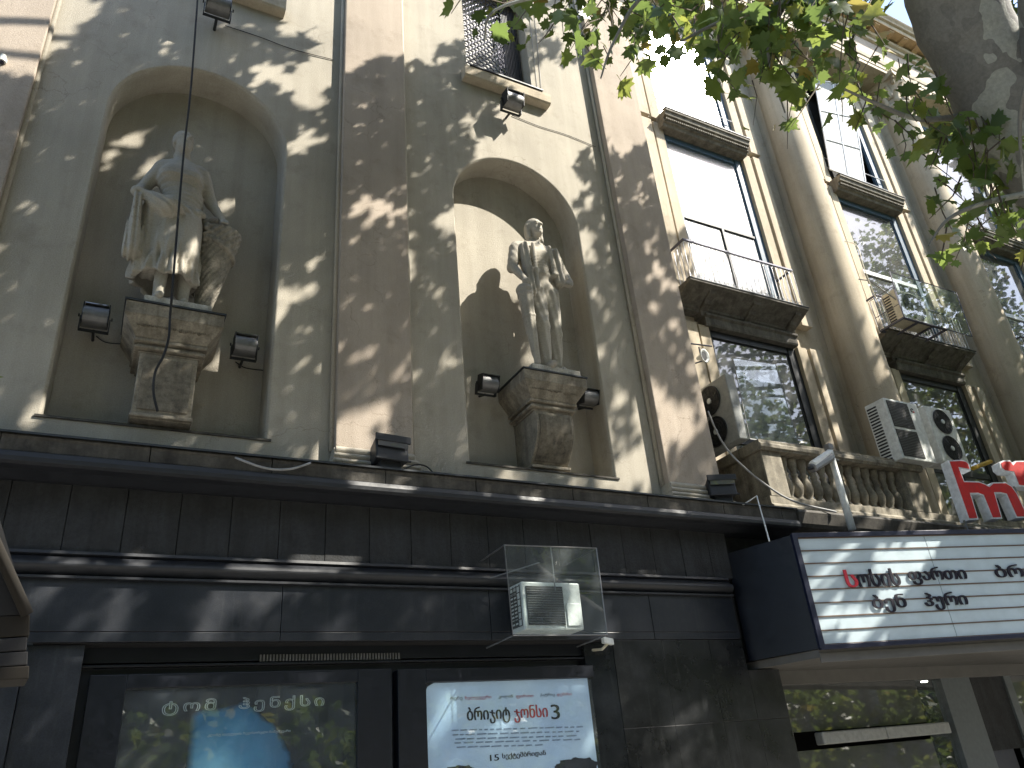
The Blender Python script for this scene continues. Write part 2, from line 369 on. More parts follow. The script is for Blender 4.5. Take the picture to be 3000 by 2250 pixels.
# windows above the niches
def scroll_grille(x0, x1, z0, z1, y):
    mb = MB(); s = .13; r = 0
    z = z0
    while z < z1:
        x = x0+(s/2 if r % 2 else 0)
        while x < x1-s*.3:
            pts = []
            for k in range(7):
                a = math.pi*(k/6)*1.05+random.uniform(-.05, .05); pts.append((x+s*.5-s*.5*math.cos(a), y, z+s*.62*math.sin(a)))
            mb.tube(pts, .010, 4, False)
            x += s
        z += s*.52; r += 1
    return mb
for (wc, ww, w0, w1) in WI:
    fr = MB(); y0 = .30
    fr.box(wc-ww, wc-ww+.07, y0, .38, w0, w1); fr.box(wc+ww-.07, wc+ww, y0, .38, w0, w1); fr.box(wc-ww+.07, wc+ww-.07, y0, .38, w0, w0+.08)
    W = part('window_frame', fr, M['dark_metal'], B, .006)
    part('pane', MB().box(wc-ww+.07, wc+ww-.07, .345, .352, w0+.08, w1), M['glass'], W)
    part('curtain', MB().box(wc-ww+.07, wc+ww*.35, .332, .338, w0+.1, w1), M['curtain'], W)
    g = part('scroll_grille', scroll_grille(wc-ww+.06, wc+ww*.38, w0+.06, w1, .20), M['iron'], W)
    ms = MB()
    for i in range(11):
        xx = wc+ww*.42+i*(ww*.5/10); ms.box(xx, xx+.012, .2, .215, w0+.08, w1)
    part('grille_bars', ms, M['dark_metal'], W)
    part('window_sill', MB().profile_x([(-.16, w0-.2), (-.13, w0-.23), (0, w0-.23), (0, w0-.003), (-.17, w0-.003), (-.17, w0-.07)], wc-ww-.12, wc+ww+.25), M['wing_plaster'], B, .006)
    part('sill_flashing', MB().box(wc-ww-.02, wc+ww+.1, -.19, .3, w0+.003, w0+.03), M['dark_metal'], B)
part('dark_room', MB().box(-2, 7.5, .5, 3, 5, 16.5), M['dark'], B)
# pilasters with moulded bases
def pilaster(x0, x1, dep, name='pilaster', z1=17.5):
    p = part(name, MB().box(x0, x1, -dep, .0, 5.0, z1), M['plaster_pink'], B, .012)
    for a, b, z0, zz, e in ((x0, x1, 4.94, 5.02, .015), (x0-.03, x1+.03, 4.87, 4.93, .05), (x0-.05, x1+.05, 4.80, 4.855, .075), (x0-.08, x1+.08, 4.69, 4.785, .11)):
        mbb = MB(); n = 5
        pr = [(-dep-e*.2, z0)]+[(-dep-e-.02*math.sin(math.pi*k/n), z0+(zz-z0)*k/n) for k in range(n+1)]+[(-dep-e*.2, zz), (0, zz), (0, z0)]
        mbb.profile_x(pr, a, b); part('base_moulding', mbb, M['plaster'], p)
    mb2 = MB(); mb2.box(x0-.02, x1+.02, -dep-.012, 0, 4.66, 5.0); part('base_core', mb2, M['plaster'], p)
    # bead along both arrises
    mb3 = MB()
    for xx in (x0-.016, x1+.016): mb3.cyl((xx, -.035, 5.0), (xx, -.035, z1), .034, 10)
    part('corner_bead', mb3, M['plaster'], p, smooth=True)
pilaster(-2.6, -1.5, .12); pilaster(2.14, 3.07, .14); pilaster(6.82, 7.785, .17)

# cornice ledge over the ground floor, with stone joints
LX0, LX1 = -9.0, 8.9
xs = [LX0]; 
while xs[-1] < LX1-1: xs.append(xs[-1]+random.uniform(1.05, 1.35))
xs.append(LX1)
for a, b in zip(xs, xs[1:]):
    dz = random.uniform(-.003, .003)
    part('ledge_stone', MB().profile_x([(-.40, 4.70+dz), (-.415, 4.675), (-.40, 4.65), (-.40, 4.53), (-.1, 4.53), (.1, 4.53), (.1, 4.70+dz)], a+.004, b-.004), M['ledge'], B, .006)
part('ledge_fillet', MB().profile_x([(-.415, 4.527), (-.425, 4.52), (-.44, 4.47), (-.435, 4.43), (-.40, 4.41), (-.28, 4.405), (-.12, 4.37), (.1, 4.37), (.1, 4.527)], LX0, LX1), M['torus'], B, .003)
part('ledge_flashing', MB().profile_x([(-.43, 4.706), (-.43, 4.69), (-.436, 4.69), (-.436, 4.712), (0, 4.722), (0, 4.706)], LX0, LX1), M['sheet'], B)
# frieze slabs
x = -.83-.4845*8
i = 0
while x < 7.7:
    x2 = x+.4845
    part('frieze_slab', MB().box(x+.003, min(x2, 7.75)-.003, -.05+random.uniform(-.004, .004), .05, 3.74, 4.38), M['frieze'], B, .004)
    x = x2
part('wall_core', MB().box(LX0, 7.72, .0, .3, 2.95, 4.4), M['dark'], B)
# roll moulding and its fillets
n = 12; rl = [(-.06, 3.735), (-.10, 3.73), (-.11, 3.70), (-.07, 3.685)]
rl += [(-.085-.085*math.sin(math.pi*k/n), 3.68-.17*k/n) for k in range(n+1)]+[(-.13, 3.50), (-.145, 3.495), (-.145, 3.475), (-.1, 3.47), (.05, 3.47), (.05, 3.735)]
part('roll_moulding', MB().profile_x(rl, LX0, 7.6), M['torus'], B, smooth=False)
# dark band above the shop windows: long slabs
xs = [LX0, -3.2, -.9, 1.65, 3.95, 6.2, 7.6]
for a, b in zip(xs, xs[1:]):
    part('band_slab', MB().box(a+.003, b-.003, -.10, .04, 3.02, 3.47), M['band'], B, .004)
    part('band_slab', MB().box(a+.003, b-.003, -.10, .04, 2.93, 3.014), M['band'], B, .004)
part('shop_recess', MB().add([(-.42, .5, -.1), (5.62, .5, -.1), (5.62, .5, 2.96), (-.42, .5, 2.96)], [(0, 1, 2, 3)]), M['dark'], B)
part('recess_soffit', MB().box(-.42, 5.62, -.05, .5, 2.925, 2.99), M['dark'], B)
# piers left and right of the shop recess, polished slabs
zz = [0, .62, 1.22, 1.86, 2.92]
for a, b in zip(zz, zz[1:]):
    part('granite_slab', MB().box(-9, -.46, -.085, .5, a+.003, b-.003), M['band'], B, .004)
    part('granite_slab', MB().box(-.455, -.02, -.03, .5, a+.003, b-.003), M['band'], B, .004)
for a, b in zip([5.56, 6.3, 7.05], [6.3, 7.05, 7.62]):
    for c, d in zip([0, .95, 1.95], [.95, 1.95, 2.922]):
        part('granite_slab', MB().box(a+.0015, b-.0015, -.09+random.uniform(-.0015, .0015), .4, c+.0015, d-.0015), M['black'], B, .003)
for c, d in zip([0, .95, 1.95], [.95, 1.95, 2.545]): part('granite_slab', MB().box(7.6215, 8.17, -.089, .4, c+.0015, d-.0015), M['black'], B, .003)
part('granite_slab', MB().frustum([(5.28, .12, 0), (5.555, -.085, 0), (5.555, .4, 0), (5.28, .4, 0)], [(5.28, .12, 2.92), (5.555, -.085, 2.92), (5.555, .4, 2.92), (5.28, .4, 2.92)]), M['black'], B)
# shopfront frame, vent grille
SY = .16
p = at(330, 1952, SY); zl = p[2]
fr = MB(); fr.box(-.02, 5.3, SY-.02, SY+.2, zl-.012, zl+.012)
fr.box(-.02, 5.3, SY+.02, SY+.2, zl+.03, 2.93)
part('shop_fascia', fr, M['navy'], B, .004)
gr = part('vent_grille', MB().box(at(760, 1945, SY)[0], at(1175, 1945, SY)[0], SY+.005, SY+.02, zl+.02, zl+.085), M['dark_metal'], B)
a0, a1 = at(760, 1945, SY)[0], at(1175, 1945, SY)[0]
k = MB(); nfl = 46
for i in range(nfl):
    xx = a0+(a1-a0)*i/nfl; k.box(xx, xx+(a1-a0)/nfl*.45, SY-.008, SY+.006, zl+.02, zl+.085)
part('flutes', k, M['grey_metal'], gr, kind='stuff')
part('shop_backing', MB().box(-.02, 5.29, SY+.06, SY+.3, 0, zl-.012), M['navy'], B)

# ------------------------------------------------------------------ text
def text_mesh(s, size, depth=0.004, offset=0.0, space=1.0, outline=False):
    cu = bpy.data.curves.new('t', 'FONT'); cu.body = s; cu.size = size; cu.space_character = space
    if outline:
        cu.fill_mode = 'NONE'; cu.bevel_depth = outline; cu.bevel_resolution = 0
    else: cu.extrude = depth; cu.offset = offset
    cu.resolution_u = 3
    o = bpy.data.objects.new('t', cu); COL.objects.link(o); dg = bpy.context.evaluated_depsgraph_get()
    me = bpy.data.meshes.new_from_object(o.evaluated_get(dg)); bpy.data.objects.remove(o); me.materials.clear()
    return me
def place_text(s, p, xdir, ndir, size, mat, parent, name='lettering', width=None, height=None, bold=0, **k):
    me = text_mesh(s, size, **k); co = np.array([v.co for v in me.vertices]) if len(me.vertices) else np.zeros((1, 3))
    mn, mx = co.min(0), co.max(0)
    sx = width/(mx[0]-mn[0]) if width else 1; sy = height/(mx[1]-mn[1]) if height else sx
    X = np.array(xdir, float); X /= np.linalg.norm(X); Nn = np.array(ndir, float); Nn /= np.linalg.norm(Nn); Y = np.cross(Nn, X)
    q = (co-[mn[0], mn[1], 0])*[sx, sy, 1]; W = np.array(p)+q[:, :1]*X+q[:, 1:2]*Y+q[:, 2:3]*Nn
    for v, c in zip(me.vertices, W): v.co = c
    me.update()
    if bold:
        nv = len(W); fs = [tuple(f.vertices) for f in me.polygons]; V2 = []; F2 = []
        for q_ in range(3):
            V2 += (W+X*bold*q_/2+Nn*.0004*q_).tolist(); F2 += [tuple(i_+nv*q_ for i_ in f) for f in fs]
        me = bpy.data.meshes.new(name); me.from_pydata(V2, [], F2); me.update()
    return new(name, me, mat, parent)

# ------------------------------------------------------------------ poster cases
PY = .10
def poster_bg():
    m = Mt('poster_paper'); g = m.geo(); a = m.noise(g, 1.1, 3)
    m.col(m.ramp(a, [(.35, (.46, .58, .80)), (.65, (.62, .73, .88))])); m.set(Roughness=.35); c_ = m.b.inputs['Base Color'].links[0].from_socket; m.link(c_, m.b.inputs['Emission Color']); m.b.inputs['Emission Strength'].default_value = .07; return m.m
def poster_blue():
    m = Mt('poster_film'); g = m.geo(); s = m.n('ShaderNodeSeparateXYZ'); m.link(g, s.inputs[0])
    # a pale blue head-like glow on a near-black sheet
    d = m.n('ShaderNodeVectorMath'); d.operation = 'DISTANCE'; q = m.scaled(g, (1, 0, 1.0)); m.link(q, d.inputs[0]); d.inputs[1].default_value = (1.22, 0, 1.72)
    nz = m.noise(g, 3, 4); ad = m.n('ShaderNodeMath'); ad.operation = 'MULTIPLY_ADD'; m.link(nz, ad.inputs[0]); ad.inputs[1].default_value = .35; m.link(d.outputs['Value'], ad.inputs[2])
    c = m.ramp(ad.outputs[0], [(.28, (.30, .58, .75)), (.5, (.08, .26, .44)), (.80, (.03, .13, .26)), (.86, (.008, .009, .013))])
    fx = m.ramp(s.outputs[0], [(.93/3, (.0, .0, .0)), (1.0/3, (1, 1, 1))])
    m2 = m.n('ShaderNodeMath'); m2.operation = 'DIVIDE'; m.link(s.outputs[0], m2.inputs[0]); m2.inputs[1].default_value = 3.0
    fx.node.inputs[0].links and m.t.links.remove(fx.node.inputs[0].links[0]); m.link(m2.outputs[0], fx.node.inputs[0])
    m.col(m.mix(fx, (.010, .009, .012), c)); m.set(Roughness=.1); c_ = m.b.inputs['Base Color'].links[0].from_socket; m.link(c_, m.b.inputs['Emission Color']); m.b.inputs['Emission Strength'].default_value = .055; return m.m
def pt(x, y): return at(x, y, PY)
C1 = thing('poster_case', 'dark blue glass poster case with thin white outline lettering', 'poster case', 'poster cases of the cinema front')
a = pt(375, 2022); b = pt(1040, 2022)
X0, X1, ZT = a[0], b[0], a[2]
fr = MB(); fr.box(X0-.32, X0-.02, PY-.03, PY+.1, 0.6, ZT+.13); fr.box(X1+.02, X1+.38, PY-.03, PY+.1, .6, ZT+.13); fr.box(X0-.02, X1+.02, PY-.03, PY+.1, ZT+.01, ZT+.13)
part('frame', fr, M['navy'], C1, .006)
part('poster_sheet', MB().box(X0-.02, X1+.02, PY+.03, PY+.04, .6, ZT+.01), poster_blue(), C1)
part('glass_cover', MB().box(X0-.02, X1+.02, PY+.0, PY+.004, .6, ZT+.01), M['glass_clear'], C1)
tp = at(472, 2098, PY+.028); tq = at(950, 2085, PY+.028)
place_text('ტომ  ჰენქსი', tp, (1, 0, 0), (0, -1, 0), .15, M['white_metal'], C1, width=tq[0]-tp[0], height=.135, outline=.0035, space=1.25)
tp = at(608, 2160, PY+.028); place_text('კლინტ ისტვუდის რეჟისორული ნამუშევარი', tp, (1, 0, 0), (0, -1, 0), .03, M['letter_side'], C1, width=.75, depth=.001, height=.028)
C2 = thing('poster_case', 'pale blue film poster with big black and red Georgian title and number 3', 'poster case', 'poster cases of the cinema front')
a = pt(1247, 2012); b = pt(1738, 1986); X0, X1, ZT = a[0], b[0]+.0, pt(1738, 1986)[2]
fr = MB(); fr.box(X0-.32, X0-.005, PY-.03, PY+.1, .6, ZT+.14); fr.box(X1+.005, X1+.2, PY-.03, PY+.1, .6, ZT+.14); fr.box(X0-.005, X1+.005, PY-.03, PY+.1, ZT+.004, ZT+.14)
part('frame', fr, M['navy'], C2, .006)
part('poster_sheet', MB().prism([(X0, PY+.02, .6), (X0, PY+.02, ZT-.10), (X0+.03, PY+.02, ZT-.035), (X0+.10, PY+.02, ZT), (X1, PY+.02, ZT), (X1, PY+.02, .6)], (0, .01, 0)), poster_bg(), C2)
TY = PY+.014
def poster_line(s, x0, y0, x1, h, mat, **k):
    p0 = at(x0, y0, TY); p1 = at(x1, y0, TY); place_text(s, p0, (1, 0, 0), (0, -1, 0), .1, mat, C2, width=p1[0]-p0[0], height=h, depth=.0012, **k)
poster_line('რენე', 1320, 2053, 1355, .040, M['ink']); poster_line('ზელვეგერი', 1362, 2052, 1440, .042, M['ink_red'])
poster_line('კოლინ', 1461, 2048, 1503, .040, M['ink']); poster_line('ფირთი', 1512, 2047, 1563, .042, M['ink_red'])
poster_line('პატრიკ', 1583, 2043, 1626, .042, M['ink']); poster_line('დემპსი', 1632, 2041, 1675, .040, M['ink_red'])
poster_line('ბრიჯიტ', 1369, 2124, 1495, .175, M['ink'], bold=.009); poster_line('ჯონსი', 1508, 2118, 1606, .175, M['ink_red'], bold=.009); poster_line('3', 1616, 2108, 1641, .155, M['ink'], bold=.007)
poster_line('15', 1436, 2230, 1462, .060, M['ink'], bold=.004); poster_line('სექტემბრიდან', 1472, 2227, 1600, .065, M['ink'], bold=.004)
fm = MB()
for r_ in range(5):
    y0 = 2140+r_*13-(2 if r_ > 2 else 0); xx = 1322+random.uniform(0, 20); xe = 1695-(120 if r_ == 4 else 0)
    while xx < xe:
        wpx = random.uniform(8, 30); p0 = at(xx, y0-(xx-1320)*.028, TY); p1 = at(xx+wpx, y0-(xx-1320)*.028, TY)
        fm.box(p0[0], p1[0], TY-.0005, TY+.001, p0[2]-.008, p0[2]+.006); xx += wpx+random.uniform(4, 9)
part('small_print', fm, M['faint'], C2, kind='stuff')
for (xc, yc, wd, hg) in ((1345, 2262, .17, .06), (1690, 2250, .27, .10)):
    q = at(xc, yc, TY); pts = []
    for i in range(25):
        a_ = math.pi*i/24; rr = 1+.07*math.sin(a_*9)+.04*math.sin(a_*17+1); pts.append((q[0]-wd*math.cos(a_)*rr, TY-.001, q[2]+hg*math.sin(a_)**.6*rr))
    pts += [(q[0]+wd*.95, TY-.001, q[2]-.4), (q[0]-wd*.95, TY-.001, q[2]-.4)]
    part('printed_head', MB().prism(pts, (0, .002, 0)), M['ink'], C2)
part('glass_cover', MB().box(X0, X1, PY-.005, PY-.001, .6, ZT), M['glass_clear'], C2)

# ------------------------------------------------------------------ SDF sculpting
def sd_caps(P, a, b, r1, r2, fy=1.0):
    a = np.array(a, float); b = np.array(b, float); s = np.array([1, fy, 1]); p = (P-a)*s; d = (b-a)*s
    h = np.clip((p@d)/(d@d), 0, 1); return np.linalg.norm(p-h[..., None]*d, axis=-1)-(r1+(r2-r1)*h)
def sd_ell(P, c, r):
    r = np.array(r, float); q = (P-np.array(c))/r; k = np.linalg.norm(q, axis=-1); return (k-1)*r.min()
def smin(a, b, k):
    h = np.clip(.5+.5*(b-a)/k, 0, 1); return b*(1-h)+a*h-k*h*(1-h)
def sdf_mesh(fn, lo, hi, step, name, mat, parent):
    xs = [np.arange(lo[i], hi[i]+step, step) for i in range(3)]
    G = np.stack(np.meshgrid(*xs, indexing='ij'), -1).astype(np.float32); D = fn(G)
    ins = D < 0; nx, ny, nz = D.shape
    cell = np.zeros((nx-1, ny-1, nz-1), int); acc = np.zeros((nx-1, ny-1, nz-1, 3)); cnt = np.zeros((nx-1, ny-1, nz-1))
    cor = [(i, j, k) for i in (0, 1) for j in (0, 1) for k in (0, 1)]
    sl = lambda c: (slice(c[0], nx-1+c[0]), slice(c[1], ny-1+c[1]), slice(c[2], nz-1+c[2]))
    for a in cor:
        for ax in range(3):
            if a[ax] == 1: continue
            b = list(a); b[ax] = 1; b = tuple(b); da, db = D[sl(a)], D[sl(b)]; m = (da < 0) != (db < 0)
            t = np.where(m, da/(da-db+1e-12), 0); p = np.zeros(acc.shape)
            for q in range(3): p[..., q] = a[q]
            p[..., ax] += t; acc += p*m[..., None]; cnt += m
    act = cnt > 0; idx = -np.ones(act.shape, int); idx[act] = np.arange(act.sum())
    ii = np.argwhere(act); V = (ii+acc[act]/cnt[act][:, None])*step+np.array(lo)
    Fs = []
    for ax in range(3):
        o = [q for q in range(3) if q != ax]
        s0 = [slice(1, -1)]*3; s0[ax] = slice(0, -1); s1 = [slice(1, -1)]*3; s1[ax] = slice(1, None)
        A = ins[tuple(s0)]; Bq = ins[tuple(s1)]
        e = np.argwhere(A != Bq)
        if len(e) == 0: continue
        base = e.copy(); base[:, o[0]] += 1; base[:, o[1]] += 1
        def cellid(d0, d1):
            c = base.copy(); c[:, o[0]] -= d0; c[:, o[1]] -= d1; return idx[c[:, 0], c[:, 1], c[:, 2]]
        Fs.append(np.stack([cellid(1, 1), cellid(0, 1), cellid(0, 0), cellid(1, 0)], 1))
    Fa = np.concatenate(Fs); Fa = Fa[(Fa >= 0).all(1)]
    mb = MB(); mb.v = [tuple(v) for v in V.tolist()]; mb.f = [tuple(f) for f in Fa.tolist()]
    o = new(name, mb.mesh(name, True), mat, parent); return o

def head_sdf(P, c, s, tilt, yaw=0.0):
    # local frame: x right, y back, z up; tilt raises the chin
    ct, st = math.cos(tilt), math.sin(tilt); cy, sy = math.cos(yaw), math.sin(yaw)
    q = P-np.array(c, np.float32); x = q[..., 0]*cy+q[..., 1]*sy; y = -q[..., 0]*sy+q[..., 1]*cy; z = q[..., 2]
    Lx, Ly, Lz = x, y*ct-z*st*-1, None
    Ly = y*ct+z*st; Lz = -y*st+z*ct
    L = np.stack([Lx, Ly, Lz], -1)/s
    d = sd_ell(L, (0, .01, .03), (.078, .098, .105))
    d = smin(d, sd_ell(L, (0, -.03, -.055), (.058, .065, .075)), .03)
    d = smin(d, sd_ell(L, (0, -.075, -.108), (.022, .022, .02)), .02)
    d = smin(d, sd_caps(L, (0, -.085, .03), (0, -.118, -.022), .009, .016), .014)
    d = smin(d, sd_caps(L, (-.04, -.078, .038), (.04, -.078, .038), .012, .012), .015)
    for sx in (-1, 1):
        d = np.maximum(d, -sd_ell(L, (sx*.034, -.098, .012), (.017, .018, .010))+.000)
        d = smin(d, sd_ell(L, (sx*.034, -.084, .010), (.013, .011, .009)), .004)
        d = smin(d, sd_ell(L, (sx*.078, .01, -.005), (.012, .022, .03)), .008)
    d = smin(d, sd_caps(L, (-.018, -.094, -.06), (.018, -.094, -.06), .009, .009), .006)
    d = smin(d, sd_caps(L, (-.014, -.09, -.077), (.014, -.09, -.077), .009, .009), .006)
    d = np.maximum(d, -sd_caps(L, (-.022, -.104, -.068), (.022, -.104, -.068), .003, .003))
    return d*s, L

# ---- statue of a woman (left niche)
ST1 = thing('stone_statue', 'grey stone statue of a woman in long gathered skirt beside a woven horn of fruit', 'statue', 'niche statues')
def woman(P):
    x, y, z = P[..., 0], P[..., 1], P[..., 2]
    Y = -.05
    d, L = head_sdf(P, (.165, Y-.03, 8.87), 1.36, -.02, .25)
    kz = sd_ell(L, (0, .03, .05), (.09, .105, .10)); kz = np.maximum(kz, -(L[..., 1]+.055+L[..., 2]*-.25)); d = smin(d, kz*1.45, .015)      # scarf
    d = smin(d, sd_ell(P, (.165, Y+.16, 8.80), (.10, .07, .10)), .04)
    d = smin(d, sd_caps(P, (.17, Y+.02, 8.75), (.18, Y+.03, 8.52), .088, .10), .04)
    d = smin(d, sd_caps(P, (.0, Y+.02, 8.46), (.37, Y+.02, 8.49), .105, .105, 1.1), .09)
    d = smin(d, sd_ell(P, (.19, Y+.0, 8.30), (.27, .19, .27)), .08)
    d = smin(d, sd_ell(P, (.08, Y-.13, 8.27), (.11, .08, .10)), .06); d = smin(d, sd_ell(P, (.30, Y-.13, 8.29), (.11, .08, .10)), .06)
    d = smin(d, sd_ell(P, (.25, Y, 8.02), (.22, .18, .20)), .08)
    # arms
    a = sd_caps(P, (-.04, Y, 8.42), (-.21, Y+.05, 8.06), .088, .072); a = smin(a, sd_caps(P, (-.21, Y+.05, 8.06), (-.255, Y-.17, 7.88), .07, .048), .03)
    a = smin(a, sd_ell(P, (-.255, Y-.2, 7.84), (.058, .06, .065)), .02)
    for k in range(4): a = smin(a, sd_caps(P, (-.235+.012*k, Y-.235+.008*k, 7.875-.03*k), (-.20+.012*k, Y-.225, 7.83-.028*k), .018, .016), .008)
    d = smin(d, a, .03)
    b = sd_caps(P, (.43, Y, 8.46), (.56, Y+.02, 8.08), .088, .07); b = smin(b, sd_caps(P, (.56, Y+.02, 8.08), (.695, Y-.08, 7.80), .066, .044), .03)
    b = smin(b, sd_ell(P, (.72, Y-.1, 7.745), (.055, .05, .045)), .02)
    for k in range(4): b = smin(b, sd_caps(P, (.69+.022*k, Y-.13, 7.745), (.69+.026*k, Y-.165, 7.70), .014, .012), .006)
    d = smin(d, b, .03)
    # fold modulation for cloth
    ang = np.arctan2(y-Y, x-.2)
    fold = .013*np.sin(ang*15+4*np.sin(z*2.2))+.008*np.sin(ang*31+z*3)
    t = np.clip((7.95-z)/1.1, 0, 1)
    rx = .245+.115*t+.0*z; ry = .20+.09*t; cx = .22-.05*t
    rr = np.sqrt(((x-cx)/rx)**2+((y-Y-.02)/ry)**2)
    sk = (rr-1)*ry*.8+fold*t*1.3; sk = np.maximum(sk, z-7.97)
    hem = 6.80+.022*np.sin(ang*5+.6)+.010*np.sin(ang*11)
    sk = np.maximum(sk, hem-z)
    hollow = (rr-.84)*ry*.8; sk = np.maximum(sk, -np.maximum(hollow, z-hem-.32))
    d = smin(d, sk, .035)
    # gathered apron swag, held at the hip
    sw = sd_caps(P, (-.20, Y-.2, 7.84), (.10, Y-.235, 7.69), .05, .12); sw = smin(sw, sd_ell(P, (.06, Y-.2, 7.70), (.17, .11, .10)), .06); sw = smin(sw, sd_caps(P, (.1, Y-.2, 7.71), (.46, Y-.13, 7.76), .085, .045), .05)
    sw = sw+.012*np.sin((x*.8+z)*70)*np.clip((x+.25)*3, 0, 1)
    d = smin(d, sw, .02)
    # apron tail hanging from the hand
    tl = sd_caps(P, (-.225, Y-.21, 7.75), (-.20, Y-.14, 7.05), .045, .10, .8)+.012*np.sin(x*110+z*5); tl = np.maximum(tl, 6.86-z); d = smin(d, tl, .03)
    d = smin(d, sd_caps(P, (-.06, Y-.06, 7.70), (.0, Y-.02, 6.98), .13, .15, .9)+.010*np.sin(x*60+z*3), .04); d = np.where(z < 6.9, np.maximum(d, -1), d)
    # thigh showing under the cloth
    d = smin(d, sd_caps(P, (.35, Y-.10, 7.6), (.36, Y-.14, 7.15), .125, .11), .09)
    d = smin(d, sd_caps(P, (.07, Y-.08, 7.6), (.12, Y-.16, 7.2), .11, .09), .09)
    # bodice seams
    d = d-.008*np.exp(-((z-8.20-.05*np.cos((x-.2)*5))/.018)**2)*(np.abs(x-.22) < .3)
    d = d+.005*np.sin((z+.35*(x-.2)**2)*95)*np.exp(-((z-8.05)/.25)**2)*(np.abs(x-.22) < .26)
    # legs, feet
    for cx_, y_ in ((.13, Y-.12), (.385, Y-.05)):
        l = sd_caps(P, (cx_, y_, 7.15), (cx_, y_+.02, 6.60), .085, .058); l = smin(l, sd_caps(P, (cx_, y_+.03, 6.52), (cx_+.01, y_-.13, 6.49), .06, .045, 1), .04); l = smin(l, sd_ell(P, (cx_, y_+.05, 6.53), (.055, .06, .06)), .03)
        d = smin(d, l, .02)
    return d
sdf_mesh(woman, (-.42, -.5, 6.42), (.9, .30, 9.12), .0145, 'figure', M['statue'], ST1)
def horn(P):
    x, y, z = P[..., 0], P[..., 1], P[..., 2]; Y = .02
    t = np.clip((z-6.48)/1.2, 0, 1); cx = .60+.13*t-.02*t*t; r = .06+.19*t**.85
    rr = np.hypot((x-cx), (y-Y)*1.05); a = np.arctan2(y-Y, x-cx)
    weave = .010*np.sin(z*120)*np.sin(a*16+np.floor(z*120/math.pi)*math.pi*.5)
    d = (rr-r)*.93+weave; d = np.maximum(d, z-7.68); d = np.maximum(d, 6.46-z)
    band = np.abs((x-cx)*.5+(z-7.42))-.03; d = smin(d, np.maximum((rr-r-.03), band), .02)
    for (a_, b_, c_, r_) in ((.52, -.10, 7.72, .075), (.62, -.13, 7.75, .07), (.72, -.14, 7.68, .06), (.80, -.06, 7.70, .07), (.60, .02, 7.78, .08), (.72, .03, 7.76, .08), (.55, -.17, 7.64, .05), (.66, -.18, 7.63, .045), (.84, .05, 7.66, .06)):
        d = smin(d, sd_ell(P, (a_, Y+b_, c_), (r_, r_, r_)), .012)
    for i in range(26):
        zz_ = 7.60-.036*(i//3); k = i % 3; d = smin(d, sd_ell(P, (.53+.10*k+(i//3 % 2)*.04+.005*i*0, Y-.20+.012*(i//3), zz_), (.032, .03, .026)), .008)
    return d
sdf_mesh(horn, (.40, -.32, 6.42), (1.0, .34, 7.9), .0145, 'woven_horn', M['basket'], ST1)
part('plinth_slab', MB().box(.0, .68, -.30, .26, 6.375, 6.462), M['base'], ST1, .01)

